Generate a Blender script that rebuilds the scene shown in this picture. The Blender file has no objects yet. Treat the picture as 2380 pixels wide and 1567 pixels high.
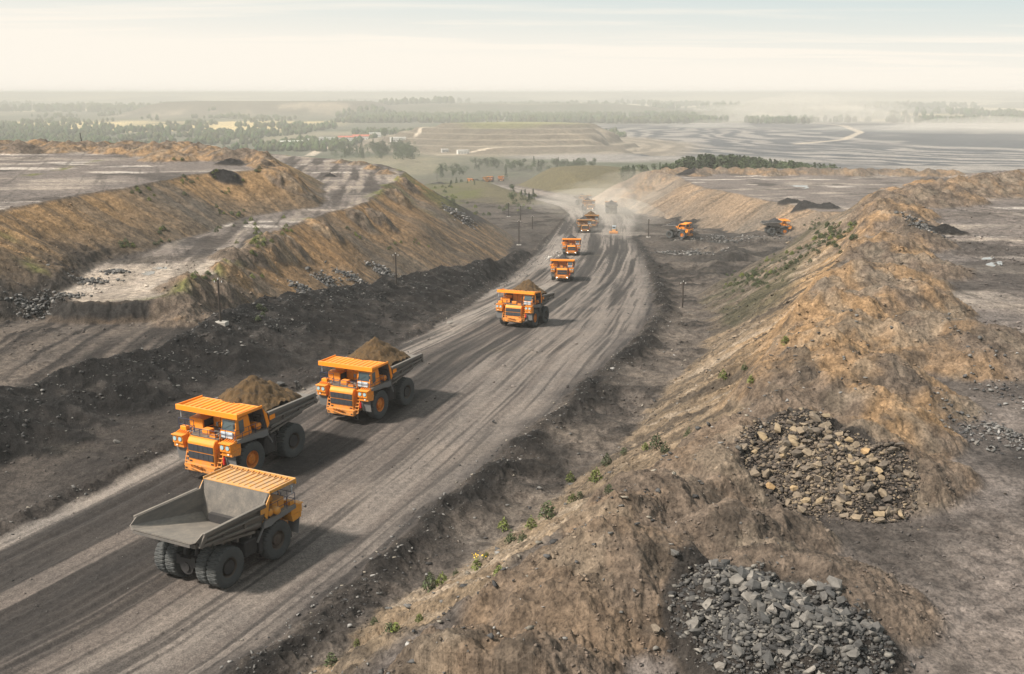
import bpy, bmesh, math, random
import numpy as np
from mathutils import Vector, Matrix

# ------------------------------------------------------------------ view
FD = 2417.0; UC, VC, VH = 1190.0, 783.5, 215.0        # photograph units used for surveying the place
TH = math.atan((VC - VH) / FD); CT, ST = math.cos(TH), math.sin(TH)
CAMZ = 33.0
scn = bpy.context.scene
COL = scn.collection
R = math.radians

def ray(u, v):
    a, b = (u - UC) / FD, (VC - v) / FD
    return a, CT + b * ST, -ST + b * CT               # direction from the camera

def at(u, v, z):
    """world x, y of the point seen at (u, v) at world height z"""
    x, y, w = ray(u, v)
    t = (z - CAMZ) / w
    return x * t, y * t

# ------------------------------------------------------------------ noise
def _h(ix, iy, seed):
    n = (ix.astype(np.int64) * 374761393 + iy.astype(np.int64) * 668265263 + seed * 1274126177) & 0xFFFFFFFF
    n = ((n ^ (n >> 13)) * 1274126177) & 0xFFFFFFFF
    n = (n ^ (n >> 16)) & 0xFFFFFFFF
    return n.astype(np.float64) / 4294967295.0

def vn(x, y, seed=0):
    x = np.asarray(x, float); y = np.asarray(y, float)
    ix = np.floor(x); iy = np.floor(y); fx = x - ix; fy = y - iy
    fx = fx * fx * fx * (fx * (fx * 6 - 15) + 10); fy = fy * fy * fy * (fy * (fy * 6 - 15) + 10)
    a = _h(ix, iy, seed); b = _h(ix + 1, iy, seed); c = _h(ix, iy + 1, seed); d = _h(ix + 1, iy + 1, seed)
    return (a + (b - a) * fx) * (1 - fy) + (c + (d - c) * fx) * fy

def fbm(x, y, o=4, seed=0, g=.5):
    s = 0; a = 1; n = 0; x = np.asarray(x, float); y = np.asarray(y, float)
    for i in range(o):
        s = s + a * (vn(x, y, seed + i * 17) * 2 - 1); n += a; a *= g
        x, y = x * 1.6 + y * 1.2 + 7.1, y * 1.6 - x * 1.2 + 3.7
    return s / n

def rdg(x, y, o=4, seed=0, g=.5):
    s = 0; a = 1; n = 0; x = np.asarray(x, float); y = np.asarray(y, float)
    for i in range(o):
        s = s + a * (1 - np.abs(vn(x, y, seed + i * 17) * 2 - 1) * 2); n += a; a *= g
        x, y = x * 1.6 + y * 1.2 + 7.1, y * 1.6 - x * 1.2 + 3.7
    return s / n

def ss(a, b, x):
    t = np.clip((x - a) / (b - a), 0, 1)
    return t * t * (3 - 2 * t)

def smax(a, b, k):
    h = np.clip(.5 + .5 * (a - b) / k, 0, 1)
    return b + (a - b) * h + k * h * (1 - h)

# ------------------------------------------------------------------ polylines
def pl(X, Y, P, vals=None, closed=False):
    """distance to polyline, arc length there, side (+ left of travel), interpolated value"""
    P = np.asarray(P, float); n = len(P)
    best = np.full(X.shape, 1e18); S = np.zeros(X.shape); side = np.zeros(X.shape); V = np.zeros(X.shape)
    acc = 0
    for i in range(n if closed else n - 1):
        a = P[i]; b = P[(i + 1) % n]; d = b - a; L2 = d @ d; L = math.sqrt(L2)
        tx = X - a[0]; ty = Y - a[1]
        t = np.clip((tx * d[0] + ty * d[1]) / L2, 0, 1)
        q = (tx - t * d[0]) ** 2 + (ty - t * d[1]) ** 2
        m = q < best
        best = np.where(m, q, best); S = np.where(m, acc + t * L, S)
        side = np.where(m, np.sign(d[0] * ty - d[1] * tx), side)
        if vals is not None:
            V = np.where(m, vals[i] + (vals[(i + 1) % n] - vals[i]) * t, V)
        acc += L
    return np.sqrt(best), S, side, V

def inside(X, Y, P):
    P = np.asarray(P, float); n = len(P); r = np.zeros(X.shape, bool)
    for i in range(n):
        a = P[i]; b = P[(i + 1) % n]
        if a[1] == b[1]: continue
        r ^= ((a[1] > Y) != (b[1] > Y)) & (X < (b[0] - a[0]) * (Y - a[1]) / (b[1] - a[1]) + a[0])
    return r

def sd(X, Y, P):
    d, S, _, _ = pl(X, Y, P, closed=True)
    return np.where(inside(X, Y, P), d, -d), S        # + inside

# ------------------------------------------------------------------ the levels of the mine (world z, the near road is 0)
ZY = [(-200, 0), (112, 0), (135, -1.3), (165, -4.4), (280, -17.5), (364, -23), (462, -28), (584, -31.6), (720, -37), (900, -47), (1100, -61), (1500, -67), (40000, -67)]
def zr(X, Y):
    Y2 = Y - 28 * ss(-26, -52, X) * ss(420, 250, Y)
    return np.interp(Y2, [a for a, b in ZY], [b for a, b in ZY])

def on_road(u, v):
    x, y, w = ray(u, v)
    t = 60.0
    for i in range(60):
        z = float(zr(np.array(x * t), np.array(y * t))) - CAMZ
        t = .5 * t + .5 * z / w
    return x * t, y * t

D = lambda pts: [on_road(u, v) for u, v in pts]
RL = D([(-420, 1440), (0, 1255), (270, 1120), (400, 1050), (560, 975), (730, 898), (860, 838), (990, 772), (1080, 718), (1160, 662), (1225, 612), (1262, 570), (1290, 540), (1312, 515), (1325, 500), (1300, 481), (1240, 467), (1190, 452), (1150, 438), (1110, 428), (1085, 424)])
RR = D([(330, 1800), (480, 1650), (560, 1567), (690, 1455), (830, 1345), (960, 1240), (1080, 1130), (1180, 1040), (1290, 950), (1390, 870), (1470, 800), (1515, 740), (1522, 690), (1510, 640), (1490, 590), (1468, 555), (1475, 520), (1490, 492), (1450, 474), (1380, 463), (1290, 455), (1220, 444), (1180, 432), (1150, 424)])
ROAD = RL + RR[::-1]
RC = D([(-300, 1640), (150, 1420), (480, 1230), (760, 1050), (980, 900), (1180, 770), (1300, 690), (1370, 630), (1400, 580), (1405, 540), (1410, 510), (1395, 485), (1340, 470), (1270, 460), (1190, 445), (1125, 425)])
SIDE = D([(1430, 543), (1520, 546), (1600, 548), (1700, 546), (1800, 541), (1900, 529), (1990, 512)])

def W(pts, z): return [at(u, v, z) for u, v in pts]
# right spoil terrace
P1E = [(760, 1660, 5.5), (860, 1567, 6.5), (1000, 1470, 7.5), (1150, 1370, 8.5), (1300, 1275, 9), (1450, 1165, 9.3), (1540, 1090, 9.6), (1640, 1020, 10), (1720, 955, 10.3), (1775, 900, 10.5), (1835, 820, 10.5), (1872, 762, 10.5), (1925, 680, 10.5), (1978, 610, 10.5), (2025, 536, 10.5), (2021, 489, 10.5), (2036, 448, 10.5), (2100, 438, 10.5), (2173, 418, 10.5), (2280, 408, 10.5), (2380, 398, 10.5), (2600, 388, 10.5)]
P1 = [at(u, v, z) for u, v, z in P1E]
NP1 = len(P1)
P1 = P1 + [(400, 200), (300, 0), (60, -40), (-2, 20)]
P1V = [z for _, _, z in P1E] + [10.5, 10.5, 7, 4]
# middle terrace
P3 = W([(1910, 492), (1850, 477), (1780, 464), (1720, 452), (1640, 437), (1560, 406), (1500, 399), (1530, 394), (1950, 391), (2200, 400), (2420, 404)], -15) + [(500, 430)]
# left upper terrace A, lower terrace C
PA = [(-260, 60), (-150, 105)] + W([(-100, 522), (0, 490), (160, 462), (330, 425), (470, 405), (600, 394), (640, 374), (640, 360), (560, 350), (460, 345), (250, 337), (0, 335), (-400, 335)], 12.2)
PC = [(-125, 210)] + W([(185, 702), (330, 702), (425, 690), (470, 655), (545, 615), (600, 560), (690, 525), (780, 496), (880, 460), (915, 430), (950, 402), (935, 392), (880, 382), (800, 372), (700, 363), (600, 355)], 2)
# black berm left of the road, with the height of its crest
BB = [(-300, 1010, 3.2), (0, 915, 3.2), (180, 858, 3.2), (350, 800, 3.2), (500, 742, 3.2), (600, 702, 2.6), (720, 676, .0), (850, 660, -3.2), (1000, 634, -7.9), (1110, 612, -11.2), (1190, 596, -14.2), (1225, 566, -17.6)]
BBP = [at(u, v, z) for u, v, z in BB]; BBV = [z for _, _, z in BB]

# dumped heaps: apex seen at (u, v), apex height above the terrace, radius, ochre share, terrace level
HEAPS = [(1010, 1475, 2.6, 5, .5, 7.2), (880, 1570, 2.4, 5, .3, 6.6), (1190, 1350, 2.0, 5, .6, 8.6), (1420, 1265, 3.0, 7, .55, 8.5), (1300, 1330, 2.3, 6, .5, 8.6), (1180, 1470, 2.4, 6, .45, 8), (1560, 1330, 2, 5.5, .3, 8.5), (1480, 1180, 1.6, 5, .5, 9.2), (1545, 1100, 2.2, 6, .35, 9.5),
 (1730, 1170, 2.4, 6.5, .15, 9.4), (1820, 1280, 2.2, 6, .1, 9.2), (1930, 1330, 1.8, 6, .05, 9.2), (1640, 1040, 2.2, 6.5, .3, 9.8), (1700, 985, 2.6, 7, .5, 10), (1830, 960, 3.4, 8.5, .3, 10), (1960, 985, 2.8, 8, .45, 10), (2060, 1030, 2.4, 6.5, .2, 10), (1790, 905, 2.8, 7, .8, 10.4), (1900, 890, 3, 8, .9, 10.4), (2010, 905, 3, 8, .9, 10.4),
 (1840, 830, 2.6, 7, .9, 10.5), (1930, 810, 3.2, 8, .95, 10.5), (2030, 830, 3, 9, .8, 10.5), (1880, 765, 3.2, 7, .9, 10.5), (1975, 740, 2.6, 9, .95, 10.5), (2070, 750, 2.6, 9, .9, 10.5), (2150, 720, 3.3, 10, .75, 10.5), (2230, 745, 3, 10, .6, 10.5), (2310, 760, 2.6, 10, .5, 10.5), (1930, 690, 2.6, 8, .9, 10.5), (2010, 670, 2.6, 9, .95, 10.5), (2090, 660, 2.6, 9, .8, 10.5),
 (1985, 615, 3, 9, .9, 10.5), (2050, 610, 2.6, 9, .85, 10.5), (2110, 590, 2, 9, .7, 10.5), (2030, 545, 3.2, 10, .85, 10.5), (2090, 540, 2, 9, .7, 10.5), (2025, 495, 3, 11, .8, 10.5), (2080, 500, 2, 10, .7, 10.5), (2040, 455, 3.4, 12, .75, 10.5), (2110, 436, 3, 12, .5, 10.5), (2160, 420, 4, 14, .5, 10.5), (2225, 412, 3.6, 14, .5, 10.5), (2290, 405, 4, 15, .45, 10.5), (2350, 398, 4.4, 15, .45, 10.5), (2420, 392, 4, 15, .45, 10.5), (2520, 386, 4, 15, .45, 10.5)]
_r = random.Random(5)
for i in range(26):                                    # the row of tipped heaps along the far rim of the middle terrace
    u = 1420 + i * 32 + _r.uniform(-6, 6); HEAPS.append((u, 389 + .012 * max(0, u - 1900) + _r.uniform(-1, 1), 4.2 + _r.uniform(-.8, .8), 10, .62, -15))
for i in range(20):                                    # and along the far rim of the left upper terrace
    u = -30 + i * 25 + _r.uniform(-7, 7); HEAPS.append((u, 327 + .02 * i * 25 * .4 + _r.uniform(-2, 2), 3.6 + _r.uniform(-1, 1), 9, .95, 12.2))
for u, v in [(400, 348), (450, 342), (500, 343), (540, 346), (580, 345), (620, 352), (650, 358), (668, 362)]:
    HEAPS.append((u, v, 3.5, 9, .9, 12.2))
for u, v, hh in [(610, 394, 2), (640, 372, 3), (668, 366, 3.4), (950, 400, 3.6), (925, 425, 3.4), (890, 455, 3.2), (850, 470, 2.4), (770, 495, 2.4), (690, 520, 2.8), (640, 535, 2.4), (600, 560, 2.8), (550, 600, 2.6), (520, 630, 2.4), (545, 575, 2.6), (620, 545, 2.2), (900, 395, 2.4), (870, 386, 2), (830, 376, 2), (790, 372, 2)]:
    HEAPS.append((u + 4, v, hh * .75, 4.6, .85, 2 if u > 500 and v > 380 or u > 700 else 12.2))
for u, v in [(455, 640), (430, 672), (480, 690)]:
    HEAPS.append((u, v, 2.2, 6, .5 if v < 680 else 0, 2))
PILES = [(16.9, 59.3, 3.7, 3.5), (18.6, 57.8, 3.1, 3.5), (20.2, 56.4, 2.1, 3.1), (17.9, 57.2, 1.9, 2.9), (10.3, 42.9, 3.5, 3.2), (11.8, 41.5, 3.1, 3.3), (13.2, 40.2, 2.3, 3.0), (10.9, 40.6, 2.3, 3.0)]
DARKH = [(1880, 470, 5, 11, 0, -15), (1925, 475, 4, 10, 0, -15), (1840, 466, 3, 9, 0, -15), (1590, 405, 3, 9, 0, -15), (548, 376, 2.4, 6, 0, 12.2), (530, 395, 2, 6, 0, 12.2), (385, 350, 3, 5, 0, 12.2), (170, 338, 2, 5, 0, 12.2), (768, 408, 2, 5, 0, 2), (2210, 530, 2, 6, 0, 10.5), (1020, 415, 5, 30, 0, -45)]
HP = []
for k, (u, v, hh, rad, oc, lev) in enumerate(HEAPS + DARKH):
    if k < 16: oc *= .55
    if k < 48: hh *= 1.12; rad *= .72; u += 22
    if oc == 0 and k >= 48: hh *= .55; rad *= .55; v -= 3
    x, y = at(u, v, lev + hh); HP.append((x, y, hh, rad, oc, lev, k >= len(HEAPS)))
for k, (x, y, hh, rad) in enumerate(PILES): HP.append((x, y, hh, rad, 0, 'pile', False))

def terrain(X, Y, full=True):
    X = np.asarray(X, float); Y = np.asarray(Y, float)
    rr = np.hypot(X, Y)
    near = ss(900, 620, rr)
    wx = X + (fbm(X / 9, Y / 9, 3, 1)) * 1.7 * near + fbm(X / 40, Y / 40, 2, 4) * 3.5 * ss(120, 260, Y) * near
    wy = Y + (fbm(X / 9, Y / 9, 3, 9)) * 1.7 * near
    z = zr(X, Y)
    droad, sroad = sd(X, Y, ROAD)                       # + on the road
    dc, sc, sidec, _ = pl(X, Y, RC)
    lat = dc * sidec                                   # + left of the centre line
    mroad = ss(-.6, .6, droad + fbm(X / 3, Y / 3, 3, 77) * .8) * ss(1500, 1200, rr)
    dside, _, _, _ = pl(X, Y, SIDE)
    mside = ss(9.5, 8, dside + fbm(X / 4, Y / 4, 2, 70))
    off = (1 - mroad) * (1 - mside)
    # rough ground beside the road
    lump = rdg(X / 7, Y / 7, 5, 21) * .5 + fbm(X / 2.2, Y / 2.2, 4, 22) * .5
    sc_ = np.where(lat > 0, np.clip(rr / 150, .8, 1.7), np.clip(rr / 120, .8, 3.2))
    patch = ss(-.15, .35, fbm(X / 11, Y / 11, 3, 23))
    rough = off * near * (.25 + .75 * patch)
    z = z + rough * (.1 + lump * .55 * sc_)
    right = (sidec < 0)
    # gravel berm along the right edge, windrow along the left edge
    er = np.exp(-((droad + 1.9 + 1.2 * fbm(X / 6, Y / 6, 2, 33)) / 1.9) ** 2) * right * near * (.55 + .75 * vn(X / 5, Y / 5, 34))
    z = z + er * (.75 + .5 * rdg(X / 1.6, Y / 1.6, 3, 31)) * ss(420, 300, Y)
    el = np.exp(-((droad + 1.2) / 1.1) ** 2) * (~right) * near
    z = z + el * (.35 + .4 * rdg(X / 1.4, Y / 1.4, 3, 32))
    strip = right * ss(-1, -4, droad) * ss(-32, -16, droad) * near
    z = z + strip * (rdg(X / 3.2, Y / 3.2, 4, 35) * .42 + ss(.0, .5, fbm(X / 8, Y / 8, 3, 36)) * (.25 - rdg(X / 1.5, Y / 1.5, 3, 37) * .3))
    # ruts
    z = z + mroad * near * (fbm(lat / 1.1, sc / 30, 3, 41) * .2 + fbm(lat / .5, sc / 14, 2, 43) * .06 + fbm(X / .7, Y / .7, 2, 42) * .035)
    # lumpy dark ground right of the road in the distance, left rubble
    lr = ss(0, 25, -droad) * right * ss(150, 260, Y) * ss(640, 520, Y)
    z = z + lr * rdg(X / 22, Y / 22, 4, 51) * 3.2 * (1 - mside)
    # grassy hill and valley
    z = z + 20 * np.exp(-((X - 60) / 95) ** 2 - ((Y - 830) / 130) ** 2) * (1 - ss(-25, 10, droad))
    # the black berm
    db, sb, sideb, bv = pl(wx, wy, BBP, BBV)
    front = sideb < 0
    lum = rdg(X / 4.5, Y / 4.5, 5, 61)
    bv2 = bv + lum * .9 * np.clip(rr / 170, .8, 1.15) + fbm(sb / 9, db / 30, 3, 62) * .8
    wide = ss(70, 160, sb)
    cand = bv2 - db * np.where(front, .26 - .02 * wide, .6) - np.where(front, .02, 0) * db
    furrow = fbm(sb / 1.6, db / 14, 3, 63) * .22 * front * ss(5, 9, db)
    zb = smax(cand + furrow, z, .5)
    mberm = ss(-.15, .5, cand - z + .2) * ss(-.5, -2.5, droad); dberm = db
    z = z + (zb - z) * ss(-.3, -5, droad + fbm(X / 5, Y / 5, 2, 64) * 1.5)
    # terraces: level top, sides at the angle of repose
    def table(P, top, slope, amp, seed, zz, px=None, py=None):
        d, s = sd(wx, wy, P)
        do = np.maximum(-d, 0)
        g = fbm(s / 3.2, do / 45, 4, seed) * amp * ss(0, 6, do) + fbm(s / 14, do / 60, 2, seed + 3) * amp * 1.8 * ss(0, 8, do)
        return top - slope * do + g * near, d, s
    tops = np.zeros(X.shape); m = {}
    out = {}
    for key, P, top, slope, amp in (('a', PA, 12.2 + 0 * X, .58, .55), ('c', PC, 2 + 0 * X, .66, .6), ('p', P3, -15 + 0 * X, .55, 1.1)):
        zt, d, s = table(P, top, slope, amp, 80 + ord(key), z)
        k = zt > z
        mm = ss(-.6, .6, zt - z)
        z = smax(zt, z, .8)
        out[key] = (mm, d, s)
        if key == 'c': out['a'] = (out['a'][0] * (1 - mm),) + out['a'][1:]
    d1, s1, _, v1 = pl(wx, wy, P1, P1V, closed=True)
    ins = inside(wx, wy, P1); d1 = np.where(ins, d1, -d1)
    do = np.maximum(-d1, 0)
    g = (fbm(s1 / 2.0, do / 26, 4, 91) * .38 + fbm(s1 / 11, do / 50, 2, 92) * .9) * ss(0, 5, do)
    top1 = np.where(ins, np.minimum(v1 + np.maximum(d1 - 2, 0) * .03, 10.5), v1)
    zt = top1 - .66 * do + g * near + .02 * do * ss(20, 40, do)
    m1 = ss(-.5, .5, zt - z); z = smax(zt, z, .8); out['r'] = (m1, d1, s1)
    onp1 = ss(-1, 1, d1); onp3 = ss(-1, 1, out['p'][1]); onA = ss(-1, 1, out['a'][1]); onC = ss(-1, 1, out['c'][1]) * (1 - out['a'][0])
    flat = np.maximum(np.maximum(onp1, onp3), np.maximum(onA, onC))
    # floor of the terraces: shallow ruts and lumps
    z = z + flat * near * (fbm(X / 6, Y / 6, 4, 101) * .22 + ss(.1, .6, fbm(X / 18, Y / 18, 3, 102)) * rdg(X / 3, Y / 3, 4, 103) * .35)
    lipz = np.maximum(out['c'][0] * (1 - onC) * ss(195, 178, rr), out['a'][0] * ss(-10, -15, out['a'][1]) * ss(225, 200, rr))
    z = z + lipz * (rdg(X / 2.4, Y / 2.4, 4, 105) * .7 + .35)
    # heaps
    och = np.zeros(X.shape); hm = np.zeros(X.shape); dk = np.zeros(X.shape); pk = np.zeros(X.shape); B = np.full(X.shape, -.3)
    for (hx, hy, hh, rad, oc, lev, dark) in HP:
        dx = wx - hx; dy = wy - hy
        sel = (np.abs(dx) < rad * 2.2) & (np.abs(dy) < rad * 2.2)
        if not sel.any(): continue
        q = np.sqrt(dx[sel] ** 2 + dy[sel] ** 2 + .8)
        cone = np.minimum(hh * 1.05, hh + .35 - hh / rad * q)
        w_ = ss(-.05, .45, cone)
        B[sel] = smax(np.maximum(cone, -.3), B[sel], .3)
        och[sel] = np.maximum(och[sel] * (1 - .3 * w_), w_ * oc); hm[sel] = np.maximum(hm[sel], w_)
        if lev == 'pile': pk[sel] = np.maximum(pk[sel], w_)
        if dark: dk[sel] = np.maximum(dk[sel], w_)
        elif oc < .15: och[sel] *= (1 - w_)
    B = np.maximum(B, 0)
    cb = ss(-5, -1, d1) * ss(11, 5, d1 + 4 * fbm(X / 9, Y / 9, 2, 113))
    z = z + cb * near * (rdg(X / 5.5, Y / 5.5, 4, 114) * .75 + .3)
    z = z + B * (1 + .0 * B) + ss(0, 1.2, B) * (rdg(X / 2.6, Y / 2.6, 5, 111) * .42 + fbm(X / 1.1, Y / 1.1, 3, 112) * .2) * np.clip(rr / 110, .8, 1.6)
    # crumbs on every loose surface
    loose = np.clip(hm + (1 - flat) * np.maximum(m1, np.maximum(out['a'][0], np.maximum(out['c'][0], out['p'][0]))), 0, 1)
    z = z + loose * near * (rdg(X / 1.7, Y / 1.7, 4, 121) * .17 + fbm(X / .45, Y / .45, 2, 122) * .07 * ss(140, 60, rr))
    clod = ss(330, 120, rr) * np.clip(loose + .55 * rough + .25 * flat * (1 - onC), 0, 1)
    z = z - clod * (rdg(X / .8, Y / .8, 4, 123, .65) * .26) - clod * ss(-.1, .4, fbm(X / 4, Y / 4, 2, 124)) * rdg(X / 2.1, Y / 2.1, 3, 125) * .26
    # ---------------- the far country
    far = ss(1050, 1350, rr) 
    zf = far_height(X, Y)
    z = z * (1 - far) + zf * far
    # the drop behind the left terraces and behind the middle terrace down to the plain
    if not full: return z
    return z, dict(droad=droad, mroad=mroad, lat=lat, sc=sc, mside=mside, right=right, er=er, el=el, mberm=mberm, dberm=dberm, front=front, out=out, flat=flat, onp1=onp1, onp3=onp3, onA=onA, onC=onC, och=och, hm=hm, dk=dk, pk=pk, cb=cb, far=far, rough=rough, lump=lump, patch=patch, lr=lr, loose=loose)

# the far pit: rim to floor in benches
PITC = (1560.0, 2650.0); PITR = (1560.0, 1330.0)
def pit_depth(X, Y):
    wob = fbm(X / 420, Y / 420, 4, 201) * .075 + fbm(X / 130, Y / 130, 4, 202) * .034
    q = (((X - PITC[0]) / PITR[0]) ** 4 + ((Y - PITC[1]) / PITR[1]) ** 4) ** .25 + wob
    return q

def pit_dep(q, X, Y):
    d = 195 * ss(1.0, .4, q)
    return d + (14 * (vn(d / 27, d * 0, 205) - .5) + 9 * fbm(X / 300, Y / 200, 3, 206)) * ss(0, 25, d)

def bench(h, step, soft):
    k = np.floor(h / step); f = h / step - k
    return (k + ss(.5 - soft, .5 + soft, f)) * step

def far_height(X, Y):
    rr = np.hypot(X, Y)
    z = -67 - 12 * ss(1500, 2600, rr) + fbm(X / 700, Y / 700, 3, 211) * 5 + 18 * ss(2600, 7000, rr) * 0
    # terraced dump between the two
    q = np.sqrt(((X - 10) / 330) ** 2 + ((Y - 2350) / 520) ** 2) + fbm(X / 160, Y / 160, 3, 213) * .12
    z = z + bench(46 * ss(1.25, .25, q), 9, .22) 
    # pit
    q = pit_depth(X, Y)
    dep = pit_dep(q, X, Y)
    z = z - bench(dep, 22, .2)
    # long dumps and low ridges towards the horizon
    def ridge(x0, x1, y0, dy, h, ex, seed):
        e = ss(x0 - ex, x0 + ex, X) * ss(x1 + ex, x1 - ex, X)
        return h * e * ss(dy, dy * .45, np.abs(Y - y0 + fbm(X / 500, Y / 900, 2, seed) * dy * .35))
    z = np.maximum(z, -79 + ridge(-1880, -650, 5600, 700, 66, 130, 221))
    z = np.maximum(z, -79 + ridge(-900, 900, 6300, 800, 45, 350, 222))
    z = z + ridge(-9000, 9000, 9500, 1500, 30, 900, 223) * ss(-.2, .5, fbm(X / 2600, Y / 5000, 2, 224))
    z = z + 75 * ss(12500, 17500, rr) * (.75 + .25 * fbm(X / 3000, Y / 8000, 3, 225))
    return z
# ------------------------------------------------------------------ tags, materials
def tag(o, label=None, cat=None, group=None, kind=None):
    if label: o['label'] = label
    if cat: o['category'] = cat
    if group: o['group'] = group
    if kind: o['kind'] = kind
    return o

def new_mat(name, color=(.5, .5, .5), rough=.7, metal=0.0):
    m = bpy.data.materials.new(name); m.use_nodes = True
    b = m.node_tree.nodes['Principled BSDF']
    b.inputs['Base Color'].default_value = (*color, 1); b.inputs['Roughness'].default_value = rough; b.inputs['Metallic'].default_value = metal
    return m

class NT:
    def __init__(s, m): s.t = m.node_tree; s.n = s.t.nodes; s.bsdf = s.n.get('Principled BSDF')
    def add(s, typ, **k):
        n = s.n.new(typ)
        for a, v in k.items():
            if a in n.inputs: n.inputs[a].default_value = v
            else: setattr(n, a, v)
        return n
    def link(s, a, b): s.t.links.new(a, b)
    def noise(s, scale, detail=4, rough=.55, vec=None, obj=True):
        n = s.add('ShaderNodeTexNoise'); n.inputs['Scale'].default_value = scale; n.inputs['Detail'].default_value = detail; n.inputs['Roughness'].default_value = rough
        if vec is None:
            tc = s.n.get('TC') or s.add('ShaderNodeTexCoord', name='TC'); vec = tc.outputs['Object']
        s.link(vec, n.inputs['Vector']); return n
    def ramp(s, fac, stops):
        r = s.add('ShaderNodeValToRGB'); e = r.color_ramp.elements
        while len(e) < len(stops): e.new(.5)
        for x, (p, c) in zip(e, stops): x.position = p; x.color = (*c, 1) if len(c) == 3 else c
        s.link(fac, r.inputs['Fac']); return r
    def mix(s, a, b, fac, typ='MIX'):
        m = s.add('ShaderNodeMix', data_type='RGBA', blend_type=typ)
        for sock, v in ((m.inputs[6], a), (m.inputs[7], b), (m.inputs[0], fac)):
            if hasattr(v, 'links') or isinstance(v, bpy.types.NodeSocket): s.link(v, sock)
            elif isinstance(v, (int, float)): sock.default_value = v
            else: sock.default_value = (*v, 1)
        return m.outputs[2]

def soil_material(name, sc1, sc2, bump, lo=.45, hi=1.55):
    m = new_mat(name, rough=.95); t = NT(m)
    at_ = t.add('ShaderNodeVertexColor', layer_name='alb')
    n1 = t.noise(sc1, 8, .68); n2 = t.noise(sc2, 6, .6); n3 = t.noise(sc1 * 5, 4, .7)
    r1 = t.ramp(n1.outputs['Fac'], [(.32, (lo, lo, lo)), (.68, (hi, hi, hi * .98))])
    r2 = t.ramp(n2.outputs['Fac'], [(.3, (.8, .82, .84)), (.7, (1.18, 1.16, 1.12))])
    r3 = t.ramp(n3.outputs['Fac'], [(.3, (.45, .45, .46)), (.5, (1, 1, 1)), (.7, (1.45, 1.45, 1.44))])  # hollows of the bump go darker: crevice shade put into the colour
    c = t.mix(at_.outputs['Color'], r1.outputs['Color'], 1.0, 'MULTIPLY')
    c = t.mix(c, r2.outputs['Color'], 1.0, 'MULTIPLY'); c = t.mix(c, r3.outputs['Color'], 1.0, 'MULTIPLY')
    t.link(c, t.bsdf.inputs['Base Color']); t.bsdf.inputs['Specular IOR Level'].default_value = .2
    b = t.add('ShaderNodeBump', Strength=1.0, Distance=bump)
    t.link(n1.outputs['Fac'], b.inputs['Height'])
    b2 = t.add('ShaderNodeBump', Strength=.7, Distance=bump * .35)
    t.link(n3.outputs['Fac'], b2.inputs['Height']); t.link(b.outputs['Normal'], b2.inputs['Normal'])
    t.link(b2.outputs['Normal'], t.bsdf.inputs['Normal'])
    return m

# ------------------------------------------------------------------ soil colours
def mixc(c, col, k): return c + (np.asarray(col) - c) * np.clip(k, 0, 1)[..., None]

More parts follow.
